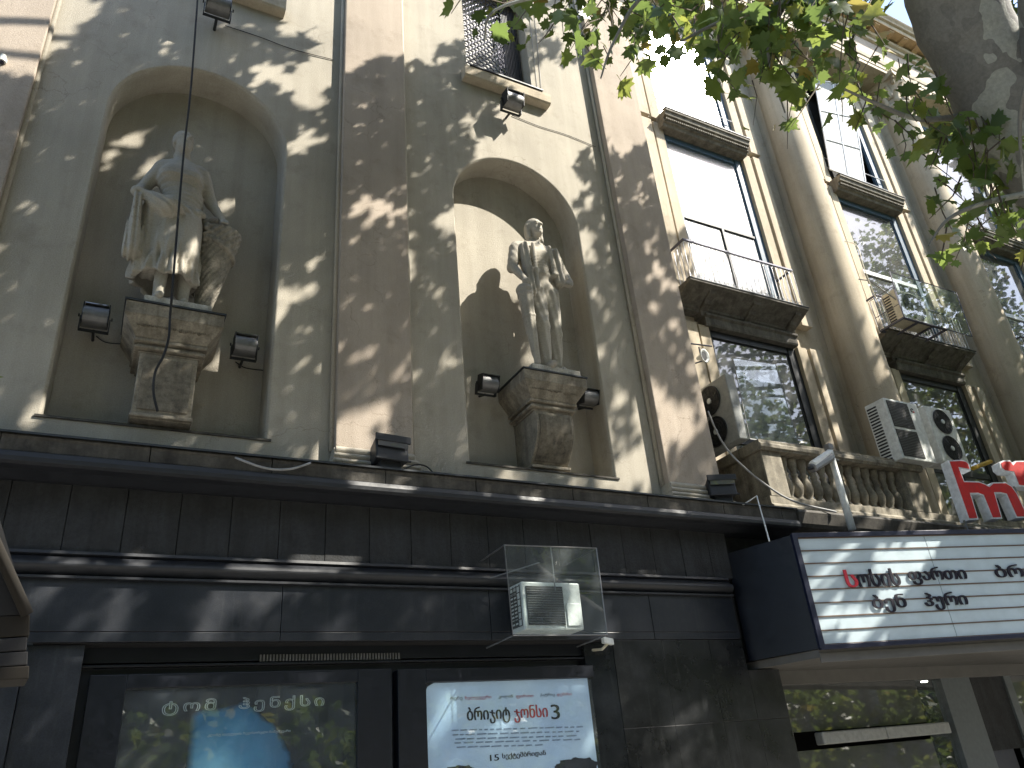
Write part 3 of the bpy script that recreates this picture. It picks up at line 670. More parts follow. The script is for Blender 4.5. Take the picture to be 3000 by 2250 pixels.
# ---- statue of a man (right niche)
ST2 = thing('stone_statue', 'pale stone statue of a young man in an open coat holding a long tapering roll', 'statue', 'niche statues')
def man(P):
    x, y, z = P[..., 0], P[..., 1], P[..., 2]; Y = -.05
    d, L = head_sdf(P, (5.16, Y-.04, 8.99), 1.4, -.10, .12)
    hr = sd_ell(L, (0, .032, .045), (.090, .104, .108)); hr = np.maximum(hr, -sd_ell(L, (0, -.115, -.02), (.074, .115, .105)))
    for sx in (-1, 1): hr = smin(hr, sd_caps(L, (sx*.080, .015, .03), (sx*.082, .02, -.13), .026, .022), .02)
    hr = smin(hr, sd_caps(L, (0, .07, 0), (0, .075, -.13), .075, .065), .03)
    hr = hr+.0025*np.sin(np.arctan2(L[..., 0], L[..., 1]+.02)*26+L[..., 2]*30)
    d = smin(d, hr*1.4, .006)
    d = smin(d, sd_caps(P, (5.15, Y+.02, 8.86), (5.13, Y+.02, 8.68), .085, .10), .03)
    d = smin(d, sd_caps(P, (4.84, Y+.02, 8.60), (5.38, Y+.02, 8.64), .10, .10, 1.05), .09)
    d = smin(d, sd_ell(P, (5.12, Y+.01, 8.45), (.30, .17, .26)), .08)
    d = smin(d, sd_ell(P, (5.15, Y+.0, 8.15), (.22, .155, .25)), .09)
    d = smin(d, sd_ell(P, (5.17, Y+.01, 7.86), (.23, .17, .17)), .08)
    # chest planes
    for sx in (-1, 1): d = smin(d, sd_ell(P, (5.13+sx*.105, Y-.11, 8.46), (.11, .06, .085)), .04)
    # open coat: panels either side with heavy lapels
    for (xa, xb, zb_) in ((4.90, 4.92, 7.72), (5.42, 5.44, 8.0)):
        c = sd_caps(P, (xa, Y-.10, 8.56), (xb, Y-.12, zb_), .065, .075, .8)+.010*np.sin(x*85+z*4); d = smin(d, c, .02)
    d = smin(d, sd_caps(P, (5.01, Y-.17, 8.58), (5.0, Y-.17, 7.80), .030, .045), .015)
    d = smin(d, sd_caps(P, (5.30, Y-.16, 8.60), (5.34, Y-.15, 8.10), .030, .036), .015)
    bk = sd_caps(P, (5.15, Y+.12, 8.5), (5.16, Y+.15, 7.75), .22, .16, 1.9)+.012*np.sin(x*50); d = smin(d, bk, .04)
    # left of picture: arm down, sleeve to the elbow
    a = sd_caps(P, (4.80, Y, 8.55), (4.70, Y-.02, 8.16), .096, .078)+.003*np.sin(z*38+x*60); a = smin(a, sd_caps(P, (4.70, Y-.03, 8.18), (4.76, Y-.22, 7.86), .068, .046), .02)
    a = smin(a, sd_ell(P, (4.77, Y-.25, 7.79), (.062, .055, .07)), .02)
    for k in range(4): a = smin(a, sd_caps(P, (4.725+.030*k, Y-.285, 7.80), (4.725+.030*k, Y-.275, 7.725), .017, .014), .005)
    a = smin(a, sd_caps(P, (4.83, Y-.24, 7.83), (4.825, Y-.28, 7.75), .018, .014), .006)
    d = smin(d, a, .015)
    # right of picture: arm bent, hand at the belt behind
    b = sd_caps(P, (5.46, Y, 8.60), (5.63, Y+.04, 8.28), .095, .085)+.003*np.sin(z*38-x*55); b = smin(b, sd_caps(P, (5.64, Y+.03, 8.24), (5.60, Y-.12, 8.04), .085, .065), .03)
    b = smin(b, sd_ell(P, (5.56, Y-.14, 8.0), (.07, .055, .055)), .02)
    for k in range(4): b = smin(b, sd_caps(P, (5.60-.028*k, Y-.17, 8.01), (5.60-.028*k, Y-.19, 7.955), .016, .013), .005)
    d = smin(d, b, .02)
    # belt
    d = d-.014*np.exp(-((z-8.10)/.035)**2)*(np.abs(x-5.15) < .24)*(y < .1)
    d = d+.005*np.sin((z+.2*np.abs(x-5.15))*120)*np.exp(-((z-8.26)/.1)**2)*(np.abs(x-5.15) < .2)
    # trousers
    for (xh, xk, xf, yk, yf, zf) in ((5.06, 5.02, 5.03, Y-.14, Y-.12, 6.56), (5.28, 5.29, 5.28, Y-.02, Y+.02, 6.56)):
        l = sd_caps(P, (xh, Y-.02, 7.78), (xk, yk, 7.14), .150, .108); l = smin(l, sd_caps(P, (xk, yk, 7.14), (xf, yf, zf), .108, .085), .06)
        l = l+.006*np.sin(x*70+z*9)+.003*np.sin(z*30+x*24)*np.exp(-((z-7.15)/.18)**2)
        l = smin(l, sd_caps(P, (xf, yf+.02, 6.50), (xf+.01, yf-.17, 6.49), .07, .05), .02); d = smin(d, l, .025)
    d = d+.005*np.sin((x-5.17)*60*np.sign(x-5.17)+z*25)*np.exp(-((z-7.78)/.10)**2)*(y < 0)
    return d
sdf_mesh(man, (4.42, -.5, 6.42), (5.86, .30, 9.28), .0145, 'figure', M['statue'], ST2)
def roll(P):
    x, y, z = P[..., 0], P[..., 1], P[..., 2]; Y = -.27
    d = sd_caps(P, (4.76, Y+.02, 7.66), (4.83, Y+.0, 6.50), .115, .042)
    d = d+.006*np.sin(np.arctan2(y-Y, x-4.78)*6+z*4)
    for zz_ in (7.58, 7.22): d = d-.012*np.exp(-((z-zz_-.1*(x-4.76))/.016)**2)
    d = smin(d, sd_ell(P, (4.76, Y+.02, 7.66), (.12, .11, .055)), .03)
    return np.maximum(d, 6.46-z)
sdf_mesh(roll, (4.58, -.46, 6.42), (4.98, -.08, 7.80), .013, 'tapering_roll', M['statue'], ST2)
part('plinth_slab', MB().box(4.72, 5.48, -.31, .26, 6.375, 6.462), M['base'], ST2, .01)

# ------------------------------------------------------------------ consoles under the statues
def console(name, label, c, curved, letters):
    t = thing(name, label, 'pedestal', 'statue pedestals')
    Yf, Yb, hw = -.32, .46, .49
    part('cover_plate', MB().box(c-hw-.015, c+hw+.015, Yf-.015, Yb, 6.352, 6.372), M['sheet'], t)
    ab = MB(); ab.frustum([(c-hw+.14, Yf+.13, 6.0), (c+hw-.14, Yf+.13, 6.0), (c+hw-.14, Yb, 6.0), (c-hw+.14, Yb, 6.0)], [(c-hw, Yf, 6.2), (c+hw, Yf, 6.2), (c+hw, Yb, 6.2), (c-hw, Yb, 6.2)])
    ab.box(c-hw, c+hw, Yf, Yb, 6.2, 6.35); part('abacus', ab, M['console'], t, .008)
    e = [(.125, 6.0, 5.955), (.165, 5.95, 5.925), (.14, 5.92, 5.88), (.185, 5.875, 5.85)]
    ml = MB()
    for k, z1, z0 in e: ml.box(c-hw+k, c+hw-k, Yf+k, Yb, z0, z1)
    part('neck_moulding', ml, M['console'], t, .012)
    hs = .285
    # front face curve of the corbel
    prof = []
    for i in range(13):
        u = i/12; z = 5.85-.70*u
        yy = Yf+.185+(.02*u if not curved else .26*u**1.4-.10*math.sin(math.pi*u)); prof.append((yy, z))
    prof += [(prof[-1][0], 5.10), (Yb, 5.10), (Yb, 5.85)]
    part('corbel', MB().profile_x(prof, c-hs, c+hs), M['console'], t, .01)
    pp = [(y-.012, z) for y, z in prof[1:12]]; pb = [(y+.02, z) for y, z in prof[1:12]][::-1]
    part('roughened_panel', MB().profile_x(pp+pb, c-hs+.045, c+hs-.045), M['console_panel'], t)
    part('foot_moulding', MB().box(c-hs-.015, c+hs+.015, prof[11][0]-.03, Yb, 5.115, 5.16), M['console'], t, .012)
    place_text(letters, (c-.36, Yf+.066-.004, 6.09), (1, 0, 0), (0, -1, -.0), .06, M['console_panel'], t, name='carved_lettering', width=.68, height=.045, depth=.012)['kind'] = 'stuff'
    return t
console('console_pedestal', 'square straight-sided stone console under the statue of the woman', .33, False, 'სტამბოლი ვერსტი')
console('console_pedestal', 'scroll-shaped weathered stone console under the statue of the man', 5.07, True, 'მშრომელი კაცი')

# ------------------------------------------------------------------ floodlights
def drum_lamp():
    t = thing('wall_spotlight', '', 'spotlight', 'drum spotlights on the facade')
    b = MB(); n = 14; r = .13; hw = .135
    pr = [(-r*math.cos(math.pi*(k/n-.5)), r*.95*math.sin(math.pi*(k/n-.5))) for k in range(n+1)]+[(.06, .12), (.06, -.12)]
    b.profile_x(pr, -hw, hw); part('drum', b, M['grey_metal'], t, .004)
    s = MB()
    for sx in (-1, 1): part('side_plate', MB().box(sx*hw-.006, sx*hw+.006, -.125, .06, -.115, .128), M['dark_metal'], t, .003)
    part('lens', MB().box(-hw+.01, hw-.01, -.10, .04, .124, .134), M['glass_dark'], t)
    k = MB(); k.box(-.16, .16, .055, .075, -.17, -.14); k.box(-.16, -.148, -.0, .075, -.17, 0); k.box(.148, .16, 0, .075, -.17, 0); k.cyl((0, .06, -.15), (0, .30, -.15), .018, 8); k.cyl((.165, 0, 0), (.18, 0, 0), .02, 8); k.cyl((-.18, 0, 0), (-.165, 0, 0), .02, 8)
    part('bracket', k, M['dark_metal'], t)
    return t
D0 = drum_lamp()
lamps = [((280, 930), .19, 'small drum spotlight left of the woman statue console', (0, 0, 0)), ((717, 1015), .19, 'small drum spotlight right of the woman statue console', (0, 0, 0)),
         ((1428, 1125), .19, 'small drum spotlight left of the man statue console', (.3, 0, 0)), ((1722, 1165), .19, 'small drum spotlight right of the man statue console', (.3, 0, 0)),
         ((1500, 298), -.25, 'drum spotlight hanging below the window above the arch of the man statue', (.15, 0, 0)), ((640, 18), -.25, 'drum spotlight cut by the top edge above the left arch', (-.1, 0, 0))]
for i, (q, Y, lab, rot) in enumerate(lamps):
    o = D0 if i == 0 else copy_tree(D0)
    o.location = at(q[0], q[1], Y); o.rotation_euler = rot; o['label'] = lab
    o.scale = (.92,)*3 if i < 4 else (1.12,)*3
def flood():
    t = thing('floodlight', '', 'floodlight', 'black floodlights standing on the ledge')
    b = MB(); b.frustum([(-.2, -.16, .09), (.2, -.16, .09), (.17, .10, .07), (-.17, .10, .07)], [(-.2, -.13, .36), (.2, -.13, .36), (.17, .09, .30), (-.17, .09, .30)])
    part('housing', b, M['dark_metal'], t, .02)
    r = MB(); r.box(-.215, .215, -.185, -.155, .30, .385); r.box(-.215, .215, -.185, -.16, .08, .10); part('rim', r, M['dark_metal'], t, .006)
    part('lens', MB().box(-.18, .18, -.175, -.168, .24, .30), M['glass_dark'], t)
    part('foot', MB().box(-.13, .13, -.11, .06, 0, .10), M['dark_metal'], t, .01)
    return t
f0 = flood(); f0['label'] = 'black floodlight at the foot of the pilaster between the two niches'; f0.location = (2.70, -.26, 4.722); f0.rotation_euler = (0, 0, .1)
f1 = copy_tree(f0); f1['label'] = 'black floodlight at the foot of the right pilaster beside the balustrade'; f1.location = (7.62, -.26, 4.722); f1.rotation_euler = (0, 0, -.35)

# ------------------------------------------------------------------ columned wing
PITCH_B = 5.6; W0 = 11.03
YB, YR = 1.30, 1.48      # architrave front, recessed wall
WX1 = 34
wing = MB()
# wall sheets between openings
ops = [(5.3, 9.02), (9.72, 14.2), (14.64, 19.0)]
xs = []
for k in range(4):
    c = W0+PITCH_B*k; xs.append((c-1.2, c+1.2))
def wq(x0, x1, z0, z1, y): wing.add([(x0, y, z0), (x1, y, z0), (x1, y, z1), (x0, y, z1)], [(0, 1, 2, 3)])
prev = PX3
for (a, b) in xs:
    wq(prev, a, 2.5, 20.5, YR)
    z = 2.5
    for (z0, z1) in ops: wq(a, b, z, z0, YR); z = z1
    wq(a, b, z, 20.5, YR)
    prev = b
wq(prev, WX1, 2.5, 20.5, YR)
part('wing_wall', wing, M['wing_plaster'], B)
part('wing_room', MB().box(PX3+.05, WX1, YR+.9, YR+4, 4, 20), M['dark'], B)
def win_bay(k):
    c = W0+PITCH_B*k; GL = M['glass_glare'] if k == 0 else M['glass']
    for (z0, z1), kind in zip(ops, ('low', 'mid', 'top')):
        # stepped architrave: two bands with a groove
        for s in (-1, 1):
            a = MB(); xi = c+s*1.2
            for (u0, u1, y) in ((0, .26, YB+.03), (.26, .33, YB+.07), (.33, .65, YB)):
                x0, x1 = sorted((xi+s*u0, xi+s*u1)); a.box(x0, x1, y, YR+.1, z0-.1, z1+(.02 if kind == 'low' else .2))
            part('architrave', a, M['wing_plaster'], B, .008)
        fm_ = M['blue_paint'] if kind != 'low' else M['dark_metal']
        f = MB(); yf = YB+.11; fw = .22
        f.box(c-1.2, c-1.2+fw*.5, yf, yf+.06, z0, z1); f.box(c+1.2-fw, c+1.2, yf, yf+.06, z0, z1)
        f.box(c+1.2-fw-.03, c+1.2-fw, yf+.03, yf+.1, z0, z1)
        f.box(c-1.2+fw*.5, c+1.2-fw-.03, yf, yf+.06, z1-.16, z1); f.box(c-1.2+fw*.5, c+1.2-fw-.03, yf, yf+.06, z0, z0+.18)
        W = part('window_frame', f, fm_, B, .008)
        gy = yf+.045; g0, g1 = c-1.2+fw*.5, c+1.2-fw-.03
        if kind == 'top' and k == 1:
            part('pane', MB().box(g0, g0+.25, gy, gy+.006, z0+.18, z1-.16), GL, W)
            part('dark_opening', MB().box(g0+.25, g1, gy+.5, gy+.51, z0+.18, z1-.16), M['dark'], W)
            sh = MB(); p0 = at(2480, 350, .9)
            # opened casement, swung outwards
            q = [at(2385, 235, YB-.05), at(2490, 250, YB-.05), at(2535, 535, YB-.05), at(2432, 497, YB-.05)]
            part('open_casement', MB().prism(q, (0, .02, 0)), M['net'], W)
            rb = MB()
            for u in (.0, .36, .68, 1.0):
                a0_, b0_ = q[0]+(q[3]-q[0])*u, q[1]+(q[2]-q[1])*u; rb.cyl(a0_-[0, .01, 0], b0_-[0, .01, 0], .022, 6)
            for u in (0, .5, 1.): rb.cyl(q[0]+(q[1]-q[0])*u-[0, .01, 0], q[3]+(q[2]-q[3])*u-[0, .01, 0], .022, 6)
            part('casement_bars', rb, M['pvc'], W)
        elif kind == 'mid':
            zm = z0+2.15
            cm = c if k == 0 else c+.1
            part('pane', MB().box(g0, g1, gy, gy+.006, zm+.03, z1-.16), GL, W)
            part('pane', MB().box(g0, cm-.03, gy, gy+.006, z0+.18, zm-.03), GL, W)
            part('pane', MB().box(cm+.03, g1, gy, gy+.006, z0+.18, zm-.03), GL, W)
            e = .03 if k == 0 else .055
            part('glazing_bars', MB().box(g0, g1, gy-.035, gy+.012, zm-e, zm+e).box(cm-e, cm+e, gy-.035, gy+.012, z0+.18, zm-e), M['dark_metal'] if k == 0 else M['pvc'], W)
        else:
            part('pane', MB().box(g0, g1, gy, gy+.006, z0+.18, z1-.16), GL if kind == 'top' else M['glass_dark'], W)
            if kind == 'low': part('glazing_bars', MB().box(g0, g1, gy-.035, gy+.012, 6.62, 6.74).box(c-.03, c+.03, gy-.03, gy+.012, 5.4, 6.62), M['dark_metal'], W)
        if kind == 'top':
            gb = MB()
            for zz_ in (z0+.45, z0+.8): gb.cyl((c-1.19, YB+.04, zz_), (c+1.19, YB+.04, zz_), .014, 6)
            part('window_rail', gb, M['pale_iron'], W)
    # lintel cornice between mid and top windows
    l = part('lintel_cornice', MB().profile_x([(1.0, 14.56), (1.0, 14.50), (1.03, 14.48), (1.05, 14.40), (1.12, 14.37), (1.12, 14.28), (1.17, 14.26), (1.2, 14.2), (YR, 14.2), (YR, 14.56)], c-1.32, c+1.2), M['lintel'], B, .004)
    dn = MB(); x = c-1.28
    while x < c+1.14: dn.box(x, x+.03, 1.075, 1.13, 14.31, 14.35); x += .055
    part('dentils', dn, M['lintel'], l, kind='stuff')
    part('lintel_flashing', MB().box(c-1.34, c+1.22, .985, 1.1, 14.562, 14.575), M['dark_metal'], l)
    # balcony slab with brackets
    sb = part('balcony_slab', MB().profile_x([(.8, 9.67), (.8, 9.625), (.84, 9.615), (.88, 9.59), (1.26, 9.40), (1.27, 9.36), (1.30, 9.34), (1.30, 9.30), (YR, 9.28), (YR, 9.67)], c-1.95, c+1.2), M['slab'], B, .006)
    part('slab_flashing', MB().box(c-1.96, c+1.215, .785, .9, 9.672, 9.684), M['dark_metal'], sb)
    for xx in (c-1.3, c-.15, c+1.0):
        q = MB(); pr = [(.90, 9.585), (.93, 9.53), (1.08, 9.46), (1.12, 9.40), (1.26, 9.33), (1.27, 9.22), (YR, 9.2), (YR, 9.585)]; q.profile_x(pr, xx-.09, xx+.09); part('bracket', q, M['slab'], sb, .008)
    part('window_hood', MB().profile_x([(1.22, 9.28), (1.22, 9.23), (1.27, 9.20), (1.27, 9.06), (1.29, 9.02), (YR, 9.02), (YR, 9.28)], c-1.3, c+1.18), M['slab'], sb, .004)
for k in range(4): win_bay(k)
# columns
def column(k):
    cx, cy, r = 13.75+PITCH_B*k, 1.03, .46
    c = MB(); c.lathe([(r*1.02, 4.9), (r, 8), (r*.985, 12), (r*.93, 18.1), (r*.93, 18.3), (r*1.03, 18.33), (r*1.03, 18.4), (r*.93, 18.43)], (cx, cy, 0), 48)
    co = part('column', c, M['wing_plaster'], B, smooth=True)
    part('column_backing', MB().box(cx-.36, cx+.36, 1.2, YR+.05, 4.9, 19.0), M['wing_plaster'], B)
    # capital: bell, acanthus leaves, concave abacus
    cp = part('capital', MB().lathe([(r*.88, 18.4), (r*.9, 18.7), (r*1.02, 19.05), (r*1.2, 19.22)], (cx, cy, 0), 24), M['wing_plaster'], B, smooth=True)
    for ring, (zb, ht, nr) in enumerate(((18.42, .38, 8), (18.62, .42, 8))):
        for i in range(nr):
            a = 2*math.pi*(i+.5*ring)/nr; m = MB(); pts = []
            for u, dr in ((0, .0), (.35, .02), (.7, .05), (.9, .12), (1.0, .17), (.93, .2)):
                R_ = r*.9+.01+dr; pts.append((cx+R_*math.cos(a), cy+R_*math.sin(a), zb+ht*u))
            tx, ty = -math.sin(a), math.cos(a); vs = []; fs = []
            for j, pnt in enumerate(pts):
                wv = .11*(1-.12*j)
                for e in (-1, 0, 1): vs.append((pnt[0]+tx*wv*e-(.02 if e else 0)*math.cos(a), pnt[1]+ty*wv*e-(.02 if e else 0)*math.sin(a), pnt[2]))
            for j in range(len(pts)-1):
                for e in (0, 1): fs.append((j*3+e, j*3+e+1, j*3+e+4, j*3+e+3))
            m.add(vs, fs); o = part('acanthus_leaf', m, M['wing_plaster'], cp, smooth=True); sm = o.modifiers.new('s', 'SOLIDIFY'); sm.thickness = .03
    ab = MB(); pts = []
    for s in range(4):
        a = math.pi/4+math.pi/2*s; p0 = np.array([math.cos(a), math.sin(a)])*r*1.85; p1 = np.array([math.cos(a+math.pi/2), math.sin(a+math.pi/2)])*r*1.85
        for u in (0, .06, .25, .5, .75, .94):
            q = p0+(p1-p0)*u; q = q*(1-.16*math.sin(math.pi*u)); pts.append((cx+q[0], cy+q[1], 19.22))
    ab.prism(pts, (0, 0, .16)); part('abacus', ab, M['wing_plaster'], cp, .01)
    for s in (0, 1, 2, 3):
        a = math.pi/4+math.pi/2*s; m = MB(); sp = []
        for j in range(18):
            th = j*.5; rr = .12*(1-j/20); sp.append((cx+math.cos(a)*(r*1.35+rr*math.cos(th)), cy+math.sin(a)*(r*1.35+rr*math.cos(th)), 19.08+rr*math.sin(th)))
        m.tube(sp, [.05*(1-j/30) for j in range(18)], 6); part('volute', m, M['wing_plaster'], cp, smooth=True)
for k in (-1, 0, 1, 2, 3): column(k)
# entablature
E0, E1 = 7.0, WX1
z = 19.38
part('architrave_beam', MB().profile_x([(.62, z), (.62, z+.13), (.60, z+.135), (.60, z+.30), (.575, z+.31), (.55, z+.42), (.55, z+.46), (2.0, z+.46), (2.0, z)], E0, E1), M['wing_plaster'], B, .004)
dt = MB(); x = E0
while x < E1: dt.box(x, x+.45, .57, .62, z+.32, z+.40); x += .62
part('bead_blocks', dt, M['wing_plaster'], B, kind='stuff')
part('frieze_wall', MB().box(E0, E1, .62, 2, z+.46, z+1.28), M['plaster_pink'], B)
eg = MB(); x = 12.0
while x < 30: eg.lathe([(.0, -.09), (.05, -.06), (.062, 0), (.045, .06), (0, .09)], (x, .60, z+1.38), 7); x += .155
part('egg_and_dart', eg, M['wing_plaster'], B, smooth=True, kind='stuff')
part('bed_moulding', MB().profile_x([(.60, z+1.28), (.54, z+1.30), (.56, z+1.46), (.48, z+1.49), (.45, z+1.56), (2, z+1.56), (2, z+1.28)], E0, E1), M['wing_plaster'], B, .004)
part('cornice_soffit', MB().box(E0, E1, .17, 2, z+1.66, z+1.70), M['orange_plaster'], B)
x = 7.4
while x < 30:
    q = MB(); q.profile_x([(.20, z+1.66), (.20, z+1.61), (.28, z+1.58), (.38, z+1.60), (.45, z+1.565), (.6, z+1.565), (.6, z+1.66)], x-.11, x+.11); part('modillion', q, M['orange_plaster'], B, .01); x += .66
part('cornice', MB().profile_x([(.17, z+1.702), (.15, z+1.80), (.08, z+1.82), (.06, z+1.87), (.0, z+1.93), (-.02, z+1.97), (2, z+2.02), (2, z+1.702)], E0, E1), M['wing_plaster'], B, .006)
part('roof', MB().box(E0, E1, .3, 14, z+2.03, z+2.12), M['sheet'], B)
part('side_roof_wall', MB().box(-9, PX3, .6, 14, 17.5, z+2.0), M['plaster'], B)

# ------------------------------------------------------------------ balcony railings
def railing(c, label):
    t = thing('balcony_railing', label, 'railing', 'wrought iron balcony railings')
    y = .87; x0, x1 = c-1.85, c+1.12; z0, z1 = 9.69, 10.62
    part('top_rail', MB().box(x0, x1, y-.02, y+.02, z1, z1+.035).box(x0-.0, x0+.04, y+.02, YB, z1, z1+.035).box(x1-.04, x1, y+.02, YB, z1, z1+.035), M['iron'], t)
    part('bottom_rail', MB().box(x0, x1, y-.012, y+.012, z0+.04, z0+.06), M['pale_iron'], t)
    n = 24; st = (x1-x0)/n
    me = MB().box(-.0055, .0055, -.0055, .0055, z0, z1-.1).mesh('bar'); me.materials.append(M['pale_iron'])
    for i in range(n+1):
        new('bar', me, None, t, (x0+st*i, y, 0))
    arc = MB()
    arc.tube([(st/2-st/2*math.cos(math.pi*j/8), 0, z1-.1+.085*math.sin(math.pi*j/8)) for j in range(9)], .008, 5)
    am = arc.mesh('arc_link'); am.materials.append(M['pale_iron'])
    for i in range(n): new('arc_link', am, None, t, (x0+st*i, y, 0))
    sc = MB()
    for i in range(n):
        cx = x0+st*(i+.5); sc.tube([(cx+.04*math.cos(a), y, z0+.1+.035*math.sin(a)) for a in np.linspace(0, 2*math.pi, 8)], .006, 4, False)
    part('scroll_row', sc, M['pale_iron'], t)
    for xx in (x0, x1):
        for j in range(4): new('bar', me, None, t, (xx, y+.1*(j+1), 0))
railing(W0, 'iron balcony railing with arched tops before the white glaring window')
railing(W0+PITCH_B, 'iron balcony railing mostly hidden by the caged air conditioner')
railing(W0+2*PITCH_B, 'iron balcony railing at the right edge of the picture')

# ------------------------------------------------------------------ stone balustrade
BA = thing('balustrade', 'weathered stone balustrade with bulbous balusters above the marquee', 'balustrade')
bx0, bx1 = 8.93, 12.75
part('base_course', MB().profile_x([(-.04, 4.72), (-.04, 4.9), (0, 4.93), (0, 5.05), (.34, 5.05), (.34, 4.72)], bx0-.04, bx1+6), M['balus'], BA, .008)
def pier(x0, x1): part('pier', MB().box(x0, x1, 0, .36, 5.05, 5.80), M['balus'], BA, .01)
pier(bx0, bx0+.42); pier(12.28, 12.75)
part('side_wall', MB().box(bx0+.02, bx0+.36, .36, 1.45, 4.9, 5.80), M['balus'], BA, .01)
hr = [(-.05, 5.80), (-.05, 5.82), (-.075, 5.84), (-.075, 5.90), (-.05, 5.92), (-.05, 5.97), (.41, 5.97), (.41, 5.80)]
part('hand_rail', MB().profile_x(hr, bx0-.05, bx1+.05), M['balus'], BA, .006)
part('hand_rail', MB().profile_x([(.42, 5.80), (.42, 5.97), (1.45, 5.97), (1.45, 5.80)], bx0-.06, bx0+.40), M['balus'], BA, .006)
bm = MB().lathe([(.0, 0), (.085, 0), (.085, .05), (.055, .07), (.05, .1), (.075, .16), (.095, .24), (.085, .32), (.05, .40), (.042, .44), (.06, .47), (.042, .50), (.05, .56), (.08, .64), (.075, .68), (.085, .70), (.085, .75), (0, .75)], (0, 0, 0), 14).mesh('baluster', True); bm.materials.append(M['balus'])
nb = 13
for i in range(nb): new('baluster', bm, None, BA, (bx0+.60+i*(12.2-bx0-.62)/(nb-1)*.985, .17, 5.05))
# small second floor terrace
part('terrace_floor', MB().box(PX3, WX1, -.35, YR, 4.5, 4.72), M['ledge'], B)
part('terrace_edge', MB().profile_x([(-.42, 4.705), (-.45, 4.66), (-.40, 4.5), (-.36, 4.45), (-.2, 4.4), (0, 4.4), (0, 4.705)], 8.9, WX1), M['ledge'], B, .006)
part('upper_lobby_wall', MB().box(7.72, WX1, .15, .3, 2.6, 4.5), M['frieze'], B)

# ------------------------------------------------------------------ marquee
MN = np.array([-.2552, -.9669, 0.]); MT = np.array([.9669, -.2552, 0.])   # outward normal, tangent
MP = np.array([8.0, -1.0, 0.])
def mpnt(u, z, off=0.0): return MP+MT*u+np.array([0, 0, z])+MN*off
MA = thing('cinema_marquee', 'letterboard marquee with white slatted face in a dark blue frame', 'marquee')
mz0, mz1, mu1 = 2.66, 4.09, 12.0
def mbox(u0, u1, z0, z1, o0, o1):
    a = [mpnt(u0, z0, o0), mpnt(u1, z0, o0), mpnt(u1, z0, o1), mpnt(u0, z0, o1)]; b = [p+np.array([0, 0, z1-z0]) for p in a]; return a, b
def mpart(name, u0, u1, z0, z1, o0, o1, mat, bevel=0, parent=MA, **k): return part(name, MB().frustum(*mbox(u0, u1, z0, z1, o0, o1)), mat, parent, bevel, **k)
bk = [mpnt(0, mz0, -.0), mpnt(mu1, mz0, -.0), np.array([mpnt(mu1, 0)[0]+.3, .15, mz0]), np.array([7.74, -.02, mz0])]
part('box', MB().frustum(bk, [p+np.array([0, 0, mz1-mz0]) for p in bk]), M['navy'], MA)
mpart('top_frame', -.02, mu1, mz1-.045, mz1+.015, 0.001, .05, M['navy_trim'], .004)
mpart('bottom_frame', -.02, mu1, mz0-.02, mz0+.035, .001, .05, M['navy_trim'], .004)
mpart('side_frame', -.03, .045, mz0, mz1, .002, .055, M['navy_trim'], .004)
rows = 8; h = (mz1-.05-(mz0+.04))/rows
seams = [0.05, 2.02, 4.05, 6.1, 8.1, 10.1, mu1]
for r_ in range(rows):
    z0 = mz0+.04+h*r_
    for a_, b_ in zip(seams, seams[1:]):
        mpart('board_panel', a_+.004, b_-.004, z0+.006, z0+h-.006, .004, .012+.001*random.random(), M['board'], .002)
for r_ in range(rows+1): mpart('letter_rail', .045, mu1, mz0+.04+h*r_-.007, mz0+.04+h*r_+.007, .005, .024, M['rust'])
def mtext(s, px0, px1, py, hrow, mat, off=.03):
    # sit the word on the rail: py is the pixel row of its foot
    a_ = at_plane(px0, py, mpnt(0, 0, off), MN); b_ = at_plane(px1, py, mpnt(0, 0, off), MN)
    u0 = np.dot(a_-MP, MT); u1 = np.dot(b_-MP, MT); place_text(s, mpnt(u0, 0, off)+np.array([0, 0, hrow]), MT, MN, .15, mat, MA, width=u1-u0, height=h*1.36, depth=.006, bold=.016)
zr = lambda k: mz0+.04+h*(rows-k)+.008
mtext('ს', 2480, 2512, 1710, zr(4), M['ink_red']); mtext('ოსის', 2514, 2638, 1710, zr(4), M['ink']); mtext('ფართი', 2668, 2838, 1710, zr(4), M['ink']); mtext('ბრიჯიტ', 2925, 3160, 1706, zr(4), M['ink'])
mtext('ბენ', 2562, 2660, 1790, zr(6), M['ink']); mtext('ჰური', 2716, 2842, 1788, zr(6), M['ink'])
part('soffit_panel', MB().frustum([mpnt(-.0, mz0-.10, -.05), mpnt(mu1, mz0-.10, -.05), np.array([mpnt(mu1, 0)[0]+.3, .6, mz0-.10]), np.array([7.74, .6, mz0-.10])], [mpnt(-.0, mz0-.005, -.05), mpnt(mu1, mz0-.005, -.05), np.array([mpnt(mu1, 0)[0]+.3, .6, mz0-.005]), np.array([7.74, .6, mz0-.005])]), M['soffit'], MA)
mpart('lower_valance', .0, mu1, mz0-.16, mz0-.045, -.06, -.04, M['soffit'], .004)
